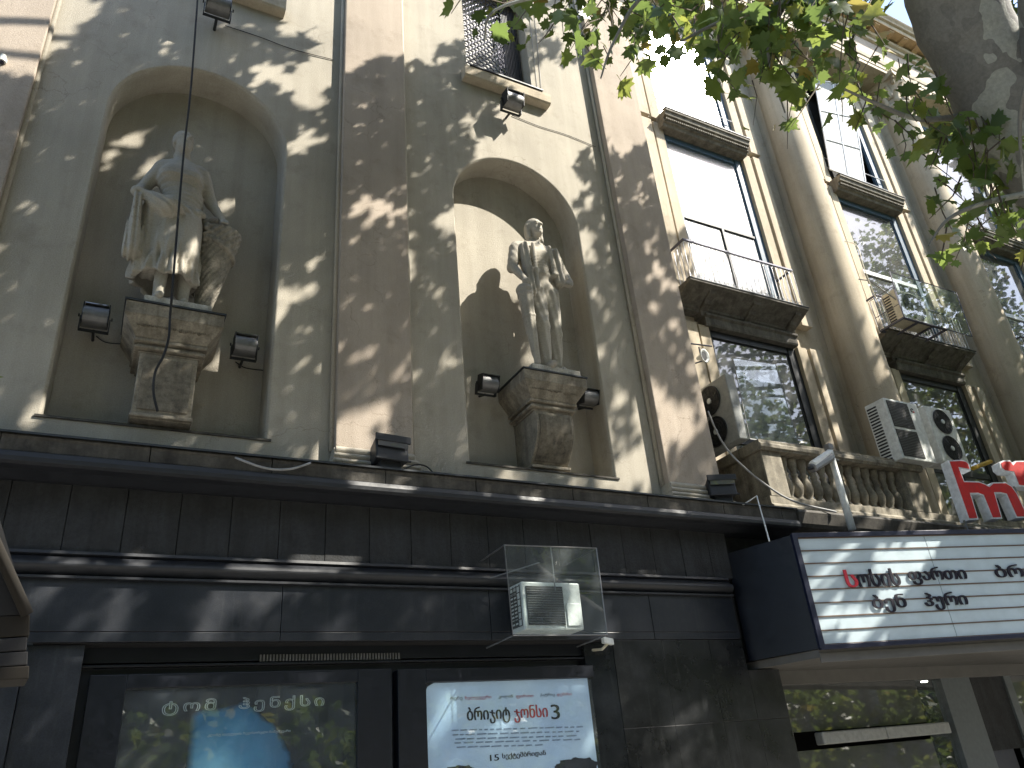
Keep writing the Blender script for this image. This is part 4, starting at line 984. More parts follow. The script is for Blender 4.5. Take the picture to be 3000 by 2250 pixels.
# red channel letters standing on the marquee
def letter(pxs, label, off=-.28):
    t = thing('sign_letter', label, 'sign letter', 'red channel letters on the marquee roof')
    pts = []
    for (x_, y_) in pxs: pts.append(at_plane(2450+x_/3.318, 1100+y_/3.318, mpnt(0, 0, off), MN))
    me_ = MB().prism(pts, -MN*.16); part('letter_shell', me_, M['letter_side'], t)
    cen = np.mean(pts, 0); import mathutils
    # face sheet slightly inset
    ins = []
    n_ = len(pts)
    for i in range(n_):
        a_, b_, c_ = pts[i-1], pts[i], pts[(i+1) % n_]; e1 = (b_-a_)/(np.linalg.norm(b_-a_)+1e-9); e2 = (c_-b_)/(np.linalg.norm(c_-b_)+1e-9)
        n1 = np.cross(MN, e1); n2 = np.cross(MN, e2); nn = n1+n2; L_ = np.linalg.norm(nn); nn = nn/(L_+1e-9)
        ins.append((b_, nn, min(2.0, 1/max(.5, np.dot(nn, n1)))))
    area = sum(np.dot(np.cross(pts[i], pts[(i+1) % n_]), MN) for i in range(n_)); sg = 1 if area > 0 else -1
    fp = [b_+nn*.022*k_*sg+MN*.004 for b_, nn, k_ in ins]
    part('red_face', MB().prism(fp, MN*.004), M['red'], t)
    zlo = min(p[2] for p in pts); q = [p for p in pts if p[2] < zlo+.06]
    st_ = MB()
    for p in (q[0], q[-1]): st_.cyl(p-MN*.08+[0, 0, .02], np.array([p[0], p[1], mz1])-MN*.08, .018, 6)
    part('struts', st_, M['grey_metal'], t)
letter([(1085,825),(1220,820),(1262,832),(1290,860),(1310,925),(1255,915),(1200,905),(1222,965),(1245,1025),(1385,1030),(1445,1052),(1480,1072),(1515,1040),(1640,1035),(1705,1075),(1760,1150),(1870,1385),(1750,1385),(1650,1160),(1600,1148),(1545,1148),(1615,1392),(1515,1395),(1425,1170),(1380,1153),(1310,1155),(1385,1400),(1285,1405)], 'leftmost big red three-legged letter standing on the marquee')
letter([(1585,845),(1620,825),(1690,825),(1715,858),(1740,830),(1960,826),(2060,900),(2120,1100),(1960,1100),(1770,1075),(1720,945),(1640,935),(1600,900)], 'red letter cut by the right edge of the picture')

# ------------------------------------------------------------------ entrance under the marquee
EN = thing('entrance_glazing', 'dark glass entrance front with grey mullions under the marquee', 'entrance')
GY = .35
def ebox(x0, y0, x1, y1, Y0, Y1, mat, name, parent=EN, z0=None, z1=None):
    a_ = at(x0, y0, Y0); b_ = at(x1, y1, Y0)
    return part(name, MB().box(a_[0], b_[0], Y0, Y1, z0 if z0 is not None else b_[2], z1 if z1 is not None else a_[2]), mat, parent, .004)
xL = 7.66
zt = 2.54
g0x = 8.19; g1x = at(2745, 1990, GY)[0]; m1x = at(2830, 1990, GY)[0]; g2x = at(2935, 1990, GY)[0]; m2x = at(2955, 1990, GY)[0]
part('glass_panel', MB().box(g0x, g1x-.55, GY, GY+.01, 1.78, zt-.16), M['glass_dark'], EN)
part('glass_panel', MB().box(g0x, g1x-.55, GY, GY+.01, .05, 1.55), M['glass_dark'], EN)
part('glass_door', MB().box(g1x-.53, g1x-.02, GY+.02, GY+.03, .05, zt-.16), M['glass_clear'], EN)
part('stone_panel', MB().box(m1x, g2x, GY, GY+.06, 1.3, zt-.16), M['frieze'], EN)
part('mullion', MB().box(g1x, m1x, GY-.06, GY+.1, 0, zt-.1), M['mullion'], EN, .006)
part('mullion', MB().box(g2x, m2x, GY-.04, GY+.1, 0, zt-.1), M['mullion'], EN, .006)
part('head_beam', MB().box(xL, 20, GY-.08, GY+.12, zt-.16, zt+.1), M['soffit'], EN, .006)
pbx = at(2400, 2120, .2)[0], at(2590, 2120, .2)[0], at(2780, 2120, .2)[0]
part('push_bar_box', MB().box(pbx[0], pbx[1]-.005, GY-.16, GY-.01, 1.60, 1.76), M['grey_white'], EN, .02)
part('push_bar_box', MB().box(pbx[1]+.005, pbx[2], GY-.16, GY-.01, 1.60, 1.76), M['grey_white'], EN, .02)
part('blue_panel', MB().box(m1x+.02, m1x+.7, GY+.05, GY+.08, .6, 1.3), M['navy_trim'], EN)
part('glass_panel', MB().box(m2x, 20, GY, GY+.01, 0, zt-.16), M['glass_dark'], EN)
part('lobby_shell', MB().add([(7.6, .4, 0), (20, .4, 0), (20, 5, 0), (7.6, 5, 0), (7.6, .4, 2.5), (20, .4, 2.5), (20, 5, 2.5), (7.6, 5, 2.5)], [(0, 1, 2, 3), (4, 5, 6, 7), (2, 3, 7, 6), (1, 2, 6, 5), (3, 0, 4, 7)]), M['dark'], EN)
for i in range(5):
    for j in range(3):
        part('downlight', MB().lathe([(0, 0), (.06, 0), (.06, .02), (0, .02)], (g1x-.7+.55*i+.2*j, .9+.9*j, 2.47), 10), M['lamp'], EN)
part('lit_bar', MB().box(g1x-.6, g1x+.3, 2.9, 2.95, 2.1, 2.14), M['white_metal'], EN)

# ------------------------------------------------------------------ air conditioners
def louvre_ac(label, Wd, Hh, Dp, mat, fans, grp='air conditioner outdoor units', square=True, name='air_conditioner', sidegrille=True):
    """origin: front lower left corner; x right, y back, z up"""
    t = thing(name, label, 'air conditioner', grp)
    part('casing', MB().box(0, Wd, 0, Dp, 0, Hh), mat, t, .018)
    fw = Wd*.62; fh = (Hh-.10-.05*(fans-1))/fans
    for i in range(fans):
        z0 = .05+i*(fh+.05); cx = .05+fw/2 if square else Wd*.5; cz = z0+fh/2
        if square:
            g = part('fan_grille', MB().box(.05, .05+fw, -.012, -.002, z0, z0+fh), M['fan_dark'], t, .004)
            sl_ = MB(); n_ = 16
            for j in range(1, n_): zz_ = z0+fh*j/n_; sl_.box(.055, .045+fw, -.018, -.012, zz_-.004, zz_+.001)
            part('slats', sl_, M['grey_metal'], g, kind='stuff')
        else:
            rr = min(fh, Wd*.9)/2*1.0
            g = part('fan_opening', MB().lathe([(0, 0), (rr, 0)], (0, 0, 0), 28), M['fan_dark'], t, loc=(cx, -.004, cz)); g.rotation_euler = (math.pi/2, 0, 0)
            rg = MB()
            for q in (.2, .4, .6, .8, 1.0): rg.tube([(rr*q*math.cos(a), rr*q*math.sin(a), .012) for a in np.linspace(0, 2*math.pi, 25)], .004 if q < 1 else .010, 4, False)
            for a in np.linspace(0, 2*math.pi, 13)[:-1]: rg.cyl((.05*math.cos(a), .05*math.sin(a), .012), (rr*math.cos(a+.3), rr*math.sin(a+.3), .012), .004, 4)
            part('guard_rings', rg, M['dark_metal'], g); part('fan_hub', MB().lathe([(0, .03), (.035, .03), (.05, .018), (.05, .0)], (0, 0, 0), 14), M['white_metal'], g)
            bl = MB()
            for a in np.linspace(0, 2*math.pi, 4)[:-1]:
                bl.add([(.04*math.cos(a), .04*math.sin(a), .006), (rr*.9*math.cos(a-.3), rr*.9*math.sin(a-.3), .003), (rr*.9*math.cos(a+.5), rr*.9*math.sin(a+.5), .009), (.04*math.cos(a+.9), .04*math.sin(a+.9), .006)], [(0, 1, 2, 3)])
            part('blades', bl, M['dark_metal'], g)
    if sidegrille:
        sg = MB(); n_ = 18 if Hh > 1 else 10
        for j in range(n_): z_ = .06+(Hh-.12)*j/n_; sg.box(-.006, .004, Dp*.45, Dp*.92, z_, z_+(Hh-.12)/n_*.5)
        part('side_louvres', sg, M['fan_dark'], t)
    return t
# 1 big white unit on the rail
a_ = at(2646, 1342, -.22); b_ = at(2746, 1357, -.22); c_ = at(2592, 1165, -.22)
u1 = louvre_ac('large white air conditioner with two square grilles standing on the balustrade end', b_[0]-a_[0], c_[2]-a_[2], .42, M['white_metal'], 2); u1.location = (a_[0], -.22, a_[2])
lg = MB(); Wd, Hh = b_[0]-a_[0], c_[2]-a_[2]
lg.tube([(Wd*.78+.035*math.cos(t_), -.006, Hh*.86+.035*math.sin(t_)) for t_ in np.linspace(.3, 4.6, 10)], .009, 5); part('emblem_arc', lg, M['navy_trim'], u1)
part('emblem_dot', MB().tube([(Wd*.78+.01, -.006, Hh*.84), (Wd*.78+.04, -.006, Hh*.83)], .012, 5), M['ink_red'], u1)
# 2 twin fan unit behind it
a_ = at(2766, 1352, -.05); b_ = at(2824, 1356, -.05); c_ = at(2706, 1187, -.05)
u2 = louvre_ac('narrow pale air conditioner with two round fans behind the first red letter', .78, c_[2]-a_[2], .34, M['white_metal'], 2, square=False, sidegrille=False); u2.location = (a_[0], -.05, a_[2])
# 3 twin fan unit turned to the left on the pier
u3 = louvre_ac('tall air conditioner with two round fans facing left on the balustrade pier', .92, 1.16, .20, M['grey_white'], 2, square=False, sidegrille=False)
u3.rotation_euler = (0, 0, -math.pi/2); u3.location = (8.60, .97, 5.985)
# 4 unit in the glass box over the shop band
a_ = at(1538, 1845, -.42); b_ = at(1712, 1838, -.42); c_ = at(1538, 1703, -.42)
u4 = louvre_ac('white air conditioner behind a glass screen above the film poster', b_[0]-a_[0], c_[2]-a_[2], .30, M['white_metal'], 1); u4.location = (a_[0], -.42, a_[2])
part('service_cover', MB().box((b_[0]-a_[0])*.72, (b_[0]-a_[0])*.95, -.015, -.002, .04, (c_[2]-a_[2])*.55), M['white_metal'], u4, .006)
sg = MB()
for j in range(7): sg.box(-.012, -.004, .03, .28, .05+j*.072, .058+j*.072)
for j in range(4): sg.box(-.012, -.004, .03+.08*j, .036+.08*j, .05, .5)
part('side_mesh', sg, M['dark_metal'], u4)
# 5 unit caged on the second balcony
CY = .28
q_tl, q_tr, q_br, q_bl = at(2606, 796, CY), at(2801, 857, CY), at(2848, 986, CY), at(2649, 930, CY)
u5 = louvre_ac('beige air conditioner with barred side inside the cage on the balcony', 1.0, .78, .36, M['beige_metal'], 1, square=False); u5.location = (q_bl[0]+.15, CY+.08, q_bl[2]+.06)
CG = thing('glass_cage', 'iron cage with a big glass front hung on the second balcony', 'glass screen', 'glass screens before air conditioners')
part('glass_front', MB().prism([q_tl, q_tr, q_br, q_bl], (0, .008, 0)), M['glass_clear'], CG)
e = MB()
for p_, r_ in ((q_tl, q_tr), (q_tr, q_br), (q_br, q_bl), (q_bl, q_tl)): e.cyl(p_, r_, .012, 6)
zb = q_bl[2]; xr = q_bl[0]+1.45
for x_ in (q_bl[0], q_bl[0]+.5, q_bl[0]+1.0, xr): e.box(x_-.02, x_+.02, CY, .9, zb-.02, zb+.02)
e.box(q_bl[0], xr, .86, .9, zb-.02, zb+.02); e.box(q_bl[0], xr, CY, CY+.04, zb-.02, zb+.02)
for z_ in (zb, zb+.35, zb+.8): e.cyl((q_bl[0]-.0, CY, z_), (q_bl[0]-.0, .9, z_), .009, 5)
for y_ in (CY, .6, .9): e.cyl((q_bl[0]-.0, y_, zb), (q_bl[0]-.0, y_, zb+.8), .009, 5)
part('cage_bars', e, M['iron'], CG)
part('cage_hoop', MB().tube([at(2508, 817, .75), at(2545, 822, .7), at(2580, 845, .6), at(2625, 878, .4)], .014, 6), M['grey_metal'], CG)
# glass screens
def screen(label, pts, Y, mat=M['glass_clear'], extra=None):
    t = thing('glass_screen', label, 'glass screen', 'glass screens before air conditioners')
    q = [at(x_, y_, Y) for x_, y_ in pts]; part('glass_sheet', MB().prism(q, (0, .008, 0)), mat, t)
    e_ = MB()
    for i in range(4): e_.cyl(q[i], q[(i+1) % 4], .007, 5)
    if extra: extra(e_, q)
    part('edging', e_, M['grey_metal'], t); return t
def ex(e_, q):
    e_.cyl((q[0]+q[1])/2+[0, .03, 0], (q[0]*.55+q[1]*.45+q[2]*.0)*0+((q[0]+q[1])/2)*.5+((q[2]+q[3])/2)*.5+[0, .03, 0], .008, 5)
    e_.cyl((q[0]+q[1])/2+[0, .3, -.1], q[0]*.75+q[3]*.25+[.05, .5, 0], .008, 5)
    for p_ in (q[0], q[1], q[2], q[3]): e_.cyl(p_, np.array([p_[0], -.08, p_[2]-.02]), .009, 5)
screen('square glass sheet hung before the air conditioner above the film poster', [(1478, 1597), (1747, 1606), (1779, 1860), (1503, 1862)], -.72, extra=ex)
screen('tall glass sheet standing on the balustrade beside the left-facing air conditioner', [(2147, 1048), (2272, 1066), (2340, 1302), (2197, 1286)], .03)

# ------------------------------------------------------------------ poles, cameras, cables
WP = thing('sign_pole', 'white painted pole between marquee top and the balustrade', 'pole')
p0, p1 = at(2497, 1552, -.85), at(2430, 1318, -.85)
part('tube', MB().tube([p0, p0+(p1-p0)*.5, p1], [.055, .052, .045], 12), M['white_metal'], WP, smooth=True); part('cap', MB().box(p1[0]-.05, p1[0]+.05, -.9, -.8, p1[2], p1[2]+.09), M['grey_metal'], WP, .01)
CC = thing('security_camera', 'long grey security camera housing bracketed to the white pole', 'camera', 'security cameras')
ca, cb = at(2378, 1372, -1.0), at(2432, 1338, -.88)
part('housing', MB().tube([ca, ca+(cb-ca)*.02, ca+(cb-ca)*.98, cb], [.05, .07, .075, .05], 10), M['grey_metal'], CC)
part('sunshield', MB().tube([ca+[0, -.03, .05], cb+[0, -.01, .06]], .05, 8), M['white_metal'], CC)
part('lens', MB().lathe([(0, 0), (.045, 0), (.04, .03), (0, .03)], tuple(ca+np.array([-.03, 0, -.02])), 12), M['fan_dark'], CC)
part('arm', MB().cyl(cb, at(2455, 1350, -.85), .02, 8), M['dark_metal'], CC)
C3 = thing('security_camera', 'small white security camera under the lower corner of the square glass sheet', 'camera', 'security cameras')
q = at(1775, 1876, -.25)
part('housing', MB().frustum([q+[-.08, -.08, -.04], q+[.07, -.06, -.06], q+[.07, .0, -.06], q+[-.08, -.02, -.04]], [q+[-.08, -.08, .03], q+[.07, -.06, .01], q+[.07, .0, .01], q+[-.08, -.02, .03]]), M['white_metal'], C3, .008)
part('mount', MB().tube([q+[0, -.03, -.04], q+[-.07, .0, -.1], q+[-.08, .18, -.08]], .016, 6), M['beige_metal'], C3)
SPK = thing('horn_loudspeaker', 'pale horn loudspeaker on the side of the right pilaster', 'loudspeaker')
q = at(2066, 1042, .25)
hx = MB(); hx.lathe([(.03, .16), (.05, .10), (.09, .04), (.125, .0), (.11, .0), (.04, .09), (0, .1)], (0, 0, 0), 18)
o = part('horn', hx, M['white_metal'], SPK, smooth=True, loc=q); o.rotation_euler = Vector((-.25, 1, .1)).to_track_quat('Z', 'Y').to_euler()
part('throat', MB().lathe([(0, 0.02), (.08, .02), (.0, .08)], (0, 0, 0), 14), M['fan_dark'], SPK, loc=q).rotation_euler = o.rotation_euler
part('bracket', MB().cyl(q+[-.25, .1, .25], q+[.2, .0, .22], .014, 6).cyl(q+[0, .1, .22], q+[0, .1, 0], .012, 6).cyl(q+[-.25, .15, -.15], q+[0, .1, -.05], .012, 6), M['iron'], SPK)
def cable(label, pts, r, mat, name='cable', cat='cable', grp='cables on the facade', sub=6):
    P_ = [np.array(p, float) for p in pts]; out = []
    for i in range(len(P_)-1):
        a0_ = P_[max(i-1, 0)]; b0_ = P_[i]; c0_ = P_[i+1]; d0_ = P_[min(i+2, len(P_)-1)]
        for j in range(sub):
            t_ = j/sub; out.append(.5*((2*b0_)+(-a0_+c0_)*t_+(2*a0_-5*b0_+4*c0_-d0_)*t_*t_+(-a0_+3*b0_-3*c0_+d0_)*t_**3))
    out.append(P_[-1]); o = part(name, MB().tube(out, r, 6), mat, None, smooth=True); o['label'] = label; o['category'] = cat; o['group'] = grp; return o
cable('long black cable hanging down in front of the woman statue', [at(583, -60, -.62), at(560, 250, -.62), at(538, 450, -.62), at(512, 760, -.62), at(505, 850, -.60), at(498, 930, -.50), at(495, 985, -.50), at(480, 1040, -.48), at(455, 1090, -.46), at(450, 1150, -.45), at(462, 1205, -.44)], .013, M['black_rubber'])
cable('thin dark wire crossing the wall from the top lamp to the middle pilaster', [at(660, 75, -.012), at(760, 108, -.012), at(860, 145, -.012), at(978, 175, -.012)], .006, M['black_rubber'])
cable('thin dark wire from the lamp under the window to the right pilaster', [at(1500, 338, -.012), at(1580, 370, -.012), at(1660, 395, -.012), at(1745, 430, -.012)], .006, M['black_rubber'])
cable('grey cable sagging over the ledge below the left niche', [at(610, 1322, -.02), at(660, 1328, -.12), at(700, 1345, -.45), at(780, 1372, -.46), at(850, 1374, -.46), at(910, 1356, -.44)], .012, M['grey_cable'])
cable('pale cable running down from the left-facing air conditioner to the marquee', [at(2074, 1205, .0), at(2110, 1285, -.1), at(2160, 1350, -.15), at(2250, 1425, -.2), at(2330, 1470, -.3), at(2450, 1500, -.5)], .016, M['grey_cable'])
cable('black wire lying on the ledge beside the middle floodlight', [at(1165, 1385, -.38), at(1215, 1362, -.3), at(1250, 1367, -.3), at(1275, 1393, -.42)], .009, M['black_rubber'])
cable('thin wire between the left spotlight and the woman statue console', [at(282, 985, .44), at(310, 1003, .44), at(360, 1008, .44)], .006, M['black_rubber'])
cable('thin wire right of the spotlight beside the woman statue', [at(690, 1060, .44), at(720, 1078, .44), at(782, 1086, .44)], .006, M['black_rubber'])
for i, dx in enumerate((0, 14)):
    cable(('left' if i == 0 else 'right')+' one of two thin wires running down beside the upper window', [at(1545+dx, -20, -.01), at(1562+dx, 150, -.01), at(1578+dx*.7, 290, -.01)], .005, M['grey_cable'])
cable('thin curly wires looping over the second balcony', [at(2470, 705, .6), at(2510, 720, .55), at(2530, 780, .5), at(2560, 860, .5), at(2580, 900, .5)], .010, M['beige_metal'])
BP = thing('bent_rod', 'thin white bent rod beside the left end of the marquee', 'rod')
part('rod', MB().tube([at(2172, 1482, -.4), at(2217, 1453, -.45), at(2254, 1585, -.9)], .010, 6), M['white_metal'], BP)
YB_ = thing('yellow_tube', 'short yellow tube behind the red letters', 'tube'); part('tube', MB().cyl(at(2850, 1372, -.3), at(2902, 1352, -.3), .04, 10), M['yellow'], YB_)
IN = thing('wall_insulator', 'small white fitting on the wall at the left edge', 'insulator'); q = at(8, 172, -.14)
part('body', MB().lathe([(0, -.05), (.045, -.05), (.045, .0), (.02, .01), (.03, .05), (0, .05)], tuple(q), 10), M['white_metal'], IN); part('pin', MB().cyl(q, q+[0, .14, 0], .012, 6), M['iron'], IN)
part('bulb', MB().lathe([(0, -.08), (.025, -.07), (.025, -.05)], tuple(q), 8), M['navy_trim'], IN)
# dark lantern-like kiosk corner near the camera, left edge
KD = 3.6
KI = thing('kiosk_roof', 'dark wooden kiosk roof corner at the left edge of the picture', 'kiosk')
pp = [atD(x_, y_, KD) for x_, y_ in ((-160, 1300), (0, 1523), (82, 1798), (-160, 1815))]
part('roof_slope', MB().prism(pp, (-.02, .25, 0)), M['dark'], KI)
part('roof_edge', MB().cyl(atD(-160, 1270, KD-.02), atD(80, 1800, KD-.02), .022, 8), M['wood'], KI, smooth=True)
for (y0, y1, mat, e_) in ((1800, 1862, M['wood'], 0), (1866, 1905, M['dark'], 8), (1908, 1948, M['dark'], 6), (1950, 1988, M['wood'], 2)):
    q4 = [atD(-160, y0+14, KD), atD(88-e_, y0, KD), atD(86-e_, y1, KD), atD(-160, y1+14, KD)]; part('board', MB().prism(q4, (-.02, .22, 0)), mat, KI, .004)
part('post', MB().cyl(atD(-130, 1980, KD+.1), np.array([atD(-130, 1980, KD+.1)[0], atD(-130, 1980, KD+.1)[1], 0]), .05, 8), M['wood'], KI)

# ------------------------------------------------------------------ trees
def leaf_shape():
    # palmate plane leaf, tip along +y, petiole at origin; coordinates in leaf widths
    tips = [(0, 1.0), (-.42, .78), (-.52, .36), (-.28, .06)]
    half = [(0, 0), (.16, .05), (.40, .02), (.30, .18), (.62, .38), (.44, .45), (.50, .62), (.24, .60), (.20, .76), (.12, .74), (0, 1.02)]
    out = half+[(-x_, y_) for x_, y_ in half[1:-1]][::-1]
    return out
LS = leaf_shape()
def leaf_mesh(i, fold):
    mb_ = MB(); n_ = len(LS); vs = [(x_, y_, -fold*abs(x_)+.12*math.sin(y_*3+i)) for x_, y_ in LS]+[(0, .42, .03)]
    fs = [(j, (j+1) % n_, n_) for j in range(n_)]; mb_.add(vs, fs)
    mb_.add([(-.012, 0, 0), (.012, 0, 0), (.012, -.45, .06), (-.012, -.45, .06)], [(0, 1, 2, 3)])
    me = bpy.data.meshes.new('leaf'); me.from_pydata(mb_.v, [], mb_.f); me.update(); me.polygons.foreach_set('use_smooth', [True]*len(me.polygons)); me.materials.append(M['leaf']); return me
LM = [leaf_mesh(i, f) for i, f in enumerate((.05, .25, .4, .15))]
def rot_rand(n_, tilt=1.0):
    # random frames: tip direction biased down, normal biased up
    tip = rng.normal(size=(n_, 3)); tip[:, 2] -= 1.0*tilt; tip /= np.linalg.norm(tip, axis=1)[:, None]
    nn = rng.normal(size=(n_, 3))*.8; nn[:, 2] += .9; nn -= (nn*tip).sum(1)[:, None]*tip; nn /= np.linalg.norm(nn, axis=1)[:, None]
    xx = np.cross(tip, nn); return xx, tip, nn
def leaf_cloud(name, pos, size, parent, label=None, simple=True):
    n_ = len(pos); X, T, N_ = rot_rand(n_, .5)
    L2 = np.array(LS); m = len(L2); s = size[:, None, None]
    V = pos[:, None, :]+s*(X[:, None, :]*L2[None, :, :1]+T[:, None, :]*L2[None, :, 1:2]-N_[:, None, :]*(.3*np.abs(L2[None, :, :1])))
    V = V.reshape(-1, 3).astype(np.float32)
    me = bpy.data.meshes.new(name); me.vertices.add(len(V)); me.vertices.foreach_set('co', V.ravel())
    me.loops.add(n_*m); me.polygons.add(n_); me.loops.foreach_set('vertex_index', np.arange(n_*m, dtype=np.int32))
    me.polygons.foreach_set('loop_start', np.arange(n_, dtype=np.int32)*m); me.update(calc_edges=True); me.validate()
    me.materials.append(M['leaf']); o = new(name, me, None, parent); o['kind'] = 'stuff'; return o

T1 = thing('plane_tree', 'leaning grey plane tree trunk with lobed green leaves at the upper right', 'tree', 'street plane trees')
T2 = thing('plane_tree', 'plane tree beside the street whose crown only shades the left wall', 'tree', 'street plane trees')
T3 = thing('plane_tree', 'leftmost tree across the street, seen only as reflection', 'tree', 'street plane trees')
# leaning trunk of T1
tp_ = [np.array([9.7, -4.6, 0]), np.array([9.3, -4.7, 1.6]), np.array([8.5, -4.85, 3.1])]
for (x_, y_) in ((3330, 800), (3190, 620), (3075, 480), (2965, 330), (2885, 190), (2795, 10), (2740, -200)): tp_.append(atD(x_, y_, 8))
tp_ += [tp_[-1]+np.array([-.5, -.1, 1.3]), tp_[-1]+np.array([-.8, -.3, 3.2]), tp_[-1]+np.array([-.8, -.6, 6.0])]
tr_ = [.46, .42, .39, .37, .37, .37, .36, .35, .34, .32, .26, .2, .12]
def smooth_path(P_, R_, sub=4):
    out = []; ro = []
    for i in range(len(P_)-1):
        a0_ = P_[max(i-1, 0)]; b0_ = P_[i]; c0_ = P_[i+1]; d0_ = P_[min(i+2, len(P_)-1)]
        for j in range(sub):
            t_ = j/sub; out.append(.5*((2*b0_)+(-a0_+c0_)*t_+(2*a0_-5*b0_+4*c0_-d0_)*t_*t_+(-a0_+3*b0_-3*c0_+d0_)*t_**3)); ro.append((R_[i]*(1-t_)+R_[i+1]*t_)*(1+.035*math.sin(i*3+j*1.7)))
    out.append(P_[-1]); ro.append(R_[-1]); return out, ro
sp_, sr_ = smooth_path(tp_, tr_)
part('trunk', MB().tube(sp_, sr_, 22), M['bark'], T1, smooth=True)
br_ = [atD(3040, 450, 8.0), atD(3060, 250, 7.9), atD(3070, 60, 7.8), atD(3060, -150, 7.7)]; br_ += [br_[-1]+np.array([.4, -.5, 1.6]), br_[-1]+np.array([1.2, -1.0, 4.0])]
s2, r2 = smooth_path(br_, [.20, .20, .19, .17, .13, .06]); part('limb', MB().tube(s2, r2, 14), M['bark'], T1, smooth=True)
# second tree, out of frame to the left
t2 = [np.array([-4.2, -5.6, 0]), np.array([-4.1, -5.6, 3]), np.array([-3.6, -5.5, 6]), np.array([-2.8, -5.4, 10]), np.array([-1.6, -5.2, 14.5]), np.array([-.8, -5.2, 18])]
s3, r3 = smooth_path(t2, [.45, .38, .34, .26, .16, .06]); part('trunk', MB().tube(s3, r3, 14), M['bark'], T2, smooth=True)

# --- crown leaves placed up the sun ray from where the photograph shows shade
SH = [
"009999871000000440000000000000",
"129999688003777760011110000000",
"999999874498885100001111000000",
"999999578699887322000111010000",
"999999688899877106500001010000",
"999999788898870016731000001100",
"999999758875612225887500001231",
"999999758766674337876100011237",
"999999758698885448867211113488",
"999999888889896657877524435789",
"999699878988697768885577868999",
"999799998967979998787799886999",
"999999998826999844854489998999",
"999899998537977743346795668989",
"999999998888975788577687678799",
"898999989999999999998998899999",
"989899998577779997778799999999",
"999776335487999977877899567999",
"999797368799999996767645345799",
"999999987789999999975335689999",
"999999999998777999954446999999",
"999978999999999999943319999999",
"999967899999999999932212999999"]
SHA = np.array([[int(c) for c in (r+'9'*30)[:30]] for r in SH], float)/9
def bil(A, gx, gy):
    gx = np.clip(gx, 0, A.shape[1]-1.001); gy = np.clip(gy, 0, A.shape[0]-1.001); x0 = gx.astype(int); y0 = gy.astype(int); fx = gx-x0; fy = gy-y0
    return A[y0, x0]*(1-fx)*(1-fy)+A[y0, x0+1]*fx*(1-fy)+A[y0+1, x0]*(1-fx)*fy+A[y0+1, x0+1]*fx*fy
def vnoise(P2, s, seed):
    r_ = np.random.default_rng(seed); T = r_.random((97, 97)); g = P2/s+200; i = np.floor(g).astype(int); f = g-i; f = f*f*(3-2*f); a_, b_ = i[:, 0] % 96, i[:, 1] % 96
    return T[a_, b_]*(1-f[:, 0])*(1-f[:, 1])+T[a_+1, b_]*f[:, 0]*(1-f[:, 1])+T[a_, b_+1]*(1-f[:, 0])*f[:, 1]+T[a_+1, b_+1]*f[:, 0]*f[:, 1]
def shade_leaves(x0, x1, z0, z1, Y, dens):
    n_ = int((x1-x0)*(z1-z0)*dens); P_ = np.stack([rng.uniform(x0, x1, n_), np.full(n_, Y), rng.uniform(z0, z1, n_)], 1)
    px, py, _ = proj(P_); m = bil(SHA, px/100-.5, py/100-.5)
    q = P_[:, [0, 2]]; q2 = np.stack([q[:, 0]+q[:, 1]*.7, q[:, 1]-q[:, 0]*.3], 1)
    nz = .62*vnoise(q2*[1, .75], .52, 3)+.38*vnoise(q2, .2, 5)
    keep = (m > .04) & (nz < .12+m*.72) | (m > .985)
    P_ = P_[keep]; mk = m[keep]; k2 = rng.random(len(P_)) < (.35+.65*mk); P_ = P_[k2]
    out = []
    rem = P_
    # nearest height range first, so that the crown hangs low and its shadow stays crisp
    for (ta, tb) in ((4.5, 7.5), (6, 10), (8, 13), (10, 16), (12, 20)):
        t_ = rng.uniform(ta, tb, len(rem)); Q_ = rem+SUN*t_[:, None]; ok = ~in_frame(Q_, 90) & (rng.random(len(rem)) < .75); out.append(Q_[ok]); rem = rem[~ok]
    return np.concatenate(out)
A_ = shade_leaves(-6, 8.3, .5, 15.5, 0.0, 150)
B_ = shade_leaves(8.3, 26, 1.0, 20.5, 1.1, 100)
def shade_spot(c, r_, n_, ta, tb):
    P_ = rng.normal(size=(n_, 3))*r_+np.array(c); Q_ = P_+SUN*rng.uniform(ta, tb, n_)[:, None]; return Q_[~in_frame(Q_, 90)]
def shade_plane(n_, u0, u1, z0, z1, bright):
    U = rng.uniform(u0, u1, n_); Z = rng.uniform(z0, z1, n_); P_ = MP+MT*U[:, None]; P_[:, 2] = Z
    px, py, _ = proj(P_); nz = .6*vnoise(np.stack([U, Z*.8], 1), .4, 21)+.4*vnoise(np.stack([U+Z, Z], 1), .17, 22)
    P_ = P_[nz < bright(U, Z)]; out = []
    for (ta, tb) in ((4, 7), (6, 9), (8, 12), (10, 16)):
        Q_ = P_+SUN*rng.uniform(ta, tb, len(P_))[:, None]; ok = ~in_frame(Q_, 90); out.append(Q_[ok]); P_ = P_[~ok]
    return np.concatenate(out)
E_ = shade_plane(5200, -.6, 7, 2.5, 5.6, lambda U, Z: np.where((U < 1.5) & (Z < 4.1), .60+.06*U, .9))
C_ = shade_spot((-.35, -5.6, 2.1), .45, 900, 4, 10); D_s = shade_spot((8.7, .3, 6.6), .45, 500, 8, 13)
W_ = shade_spot((.2, 0, 7.7), .5, 700, 6, 12)
allp = np.concatenate([A_, B_, C_, D_s, E_, W_]); # openings in the crowns where the sun gets through (picture row/column of the fleck, wall plane, radius)
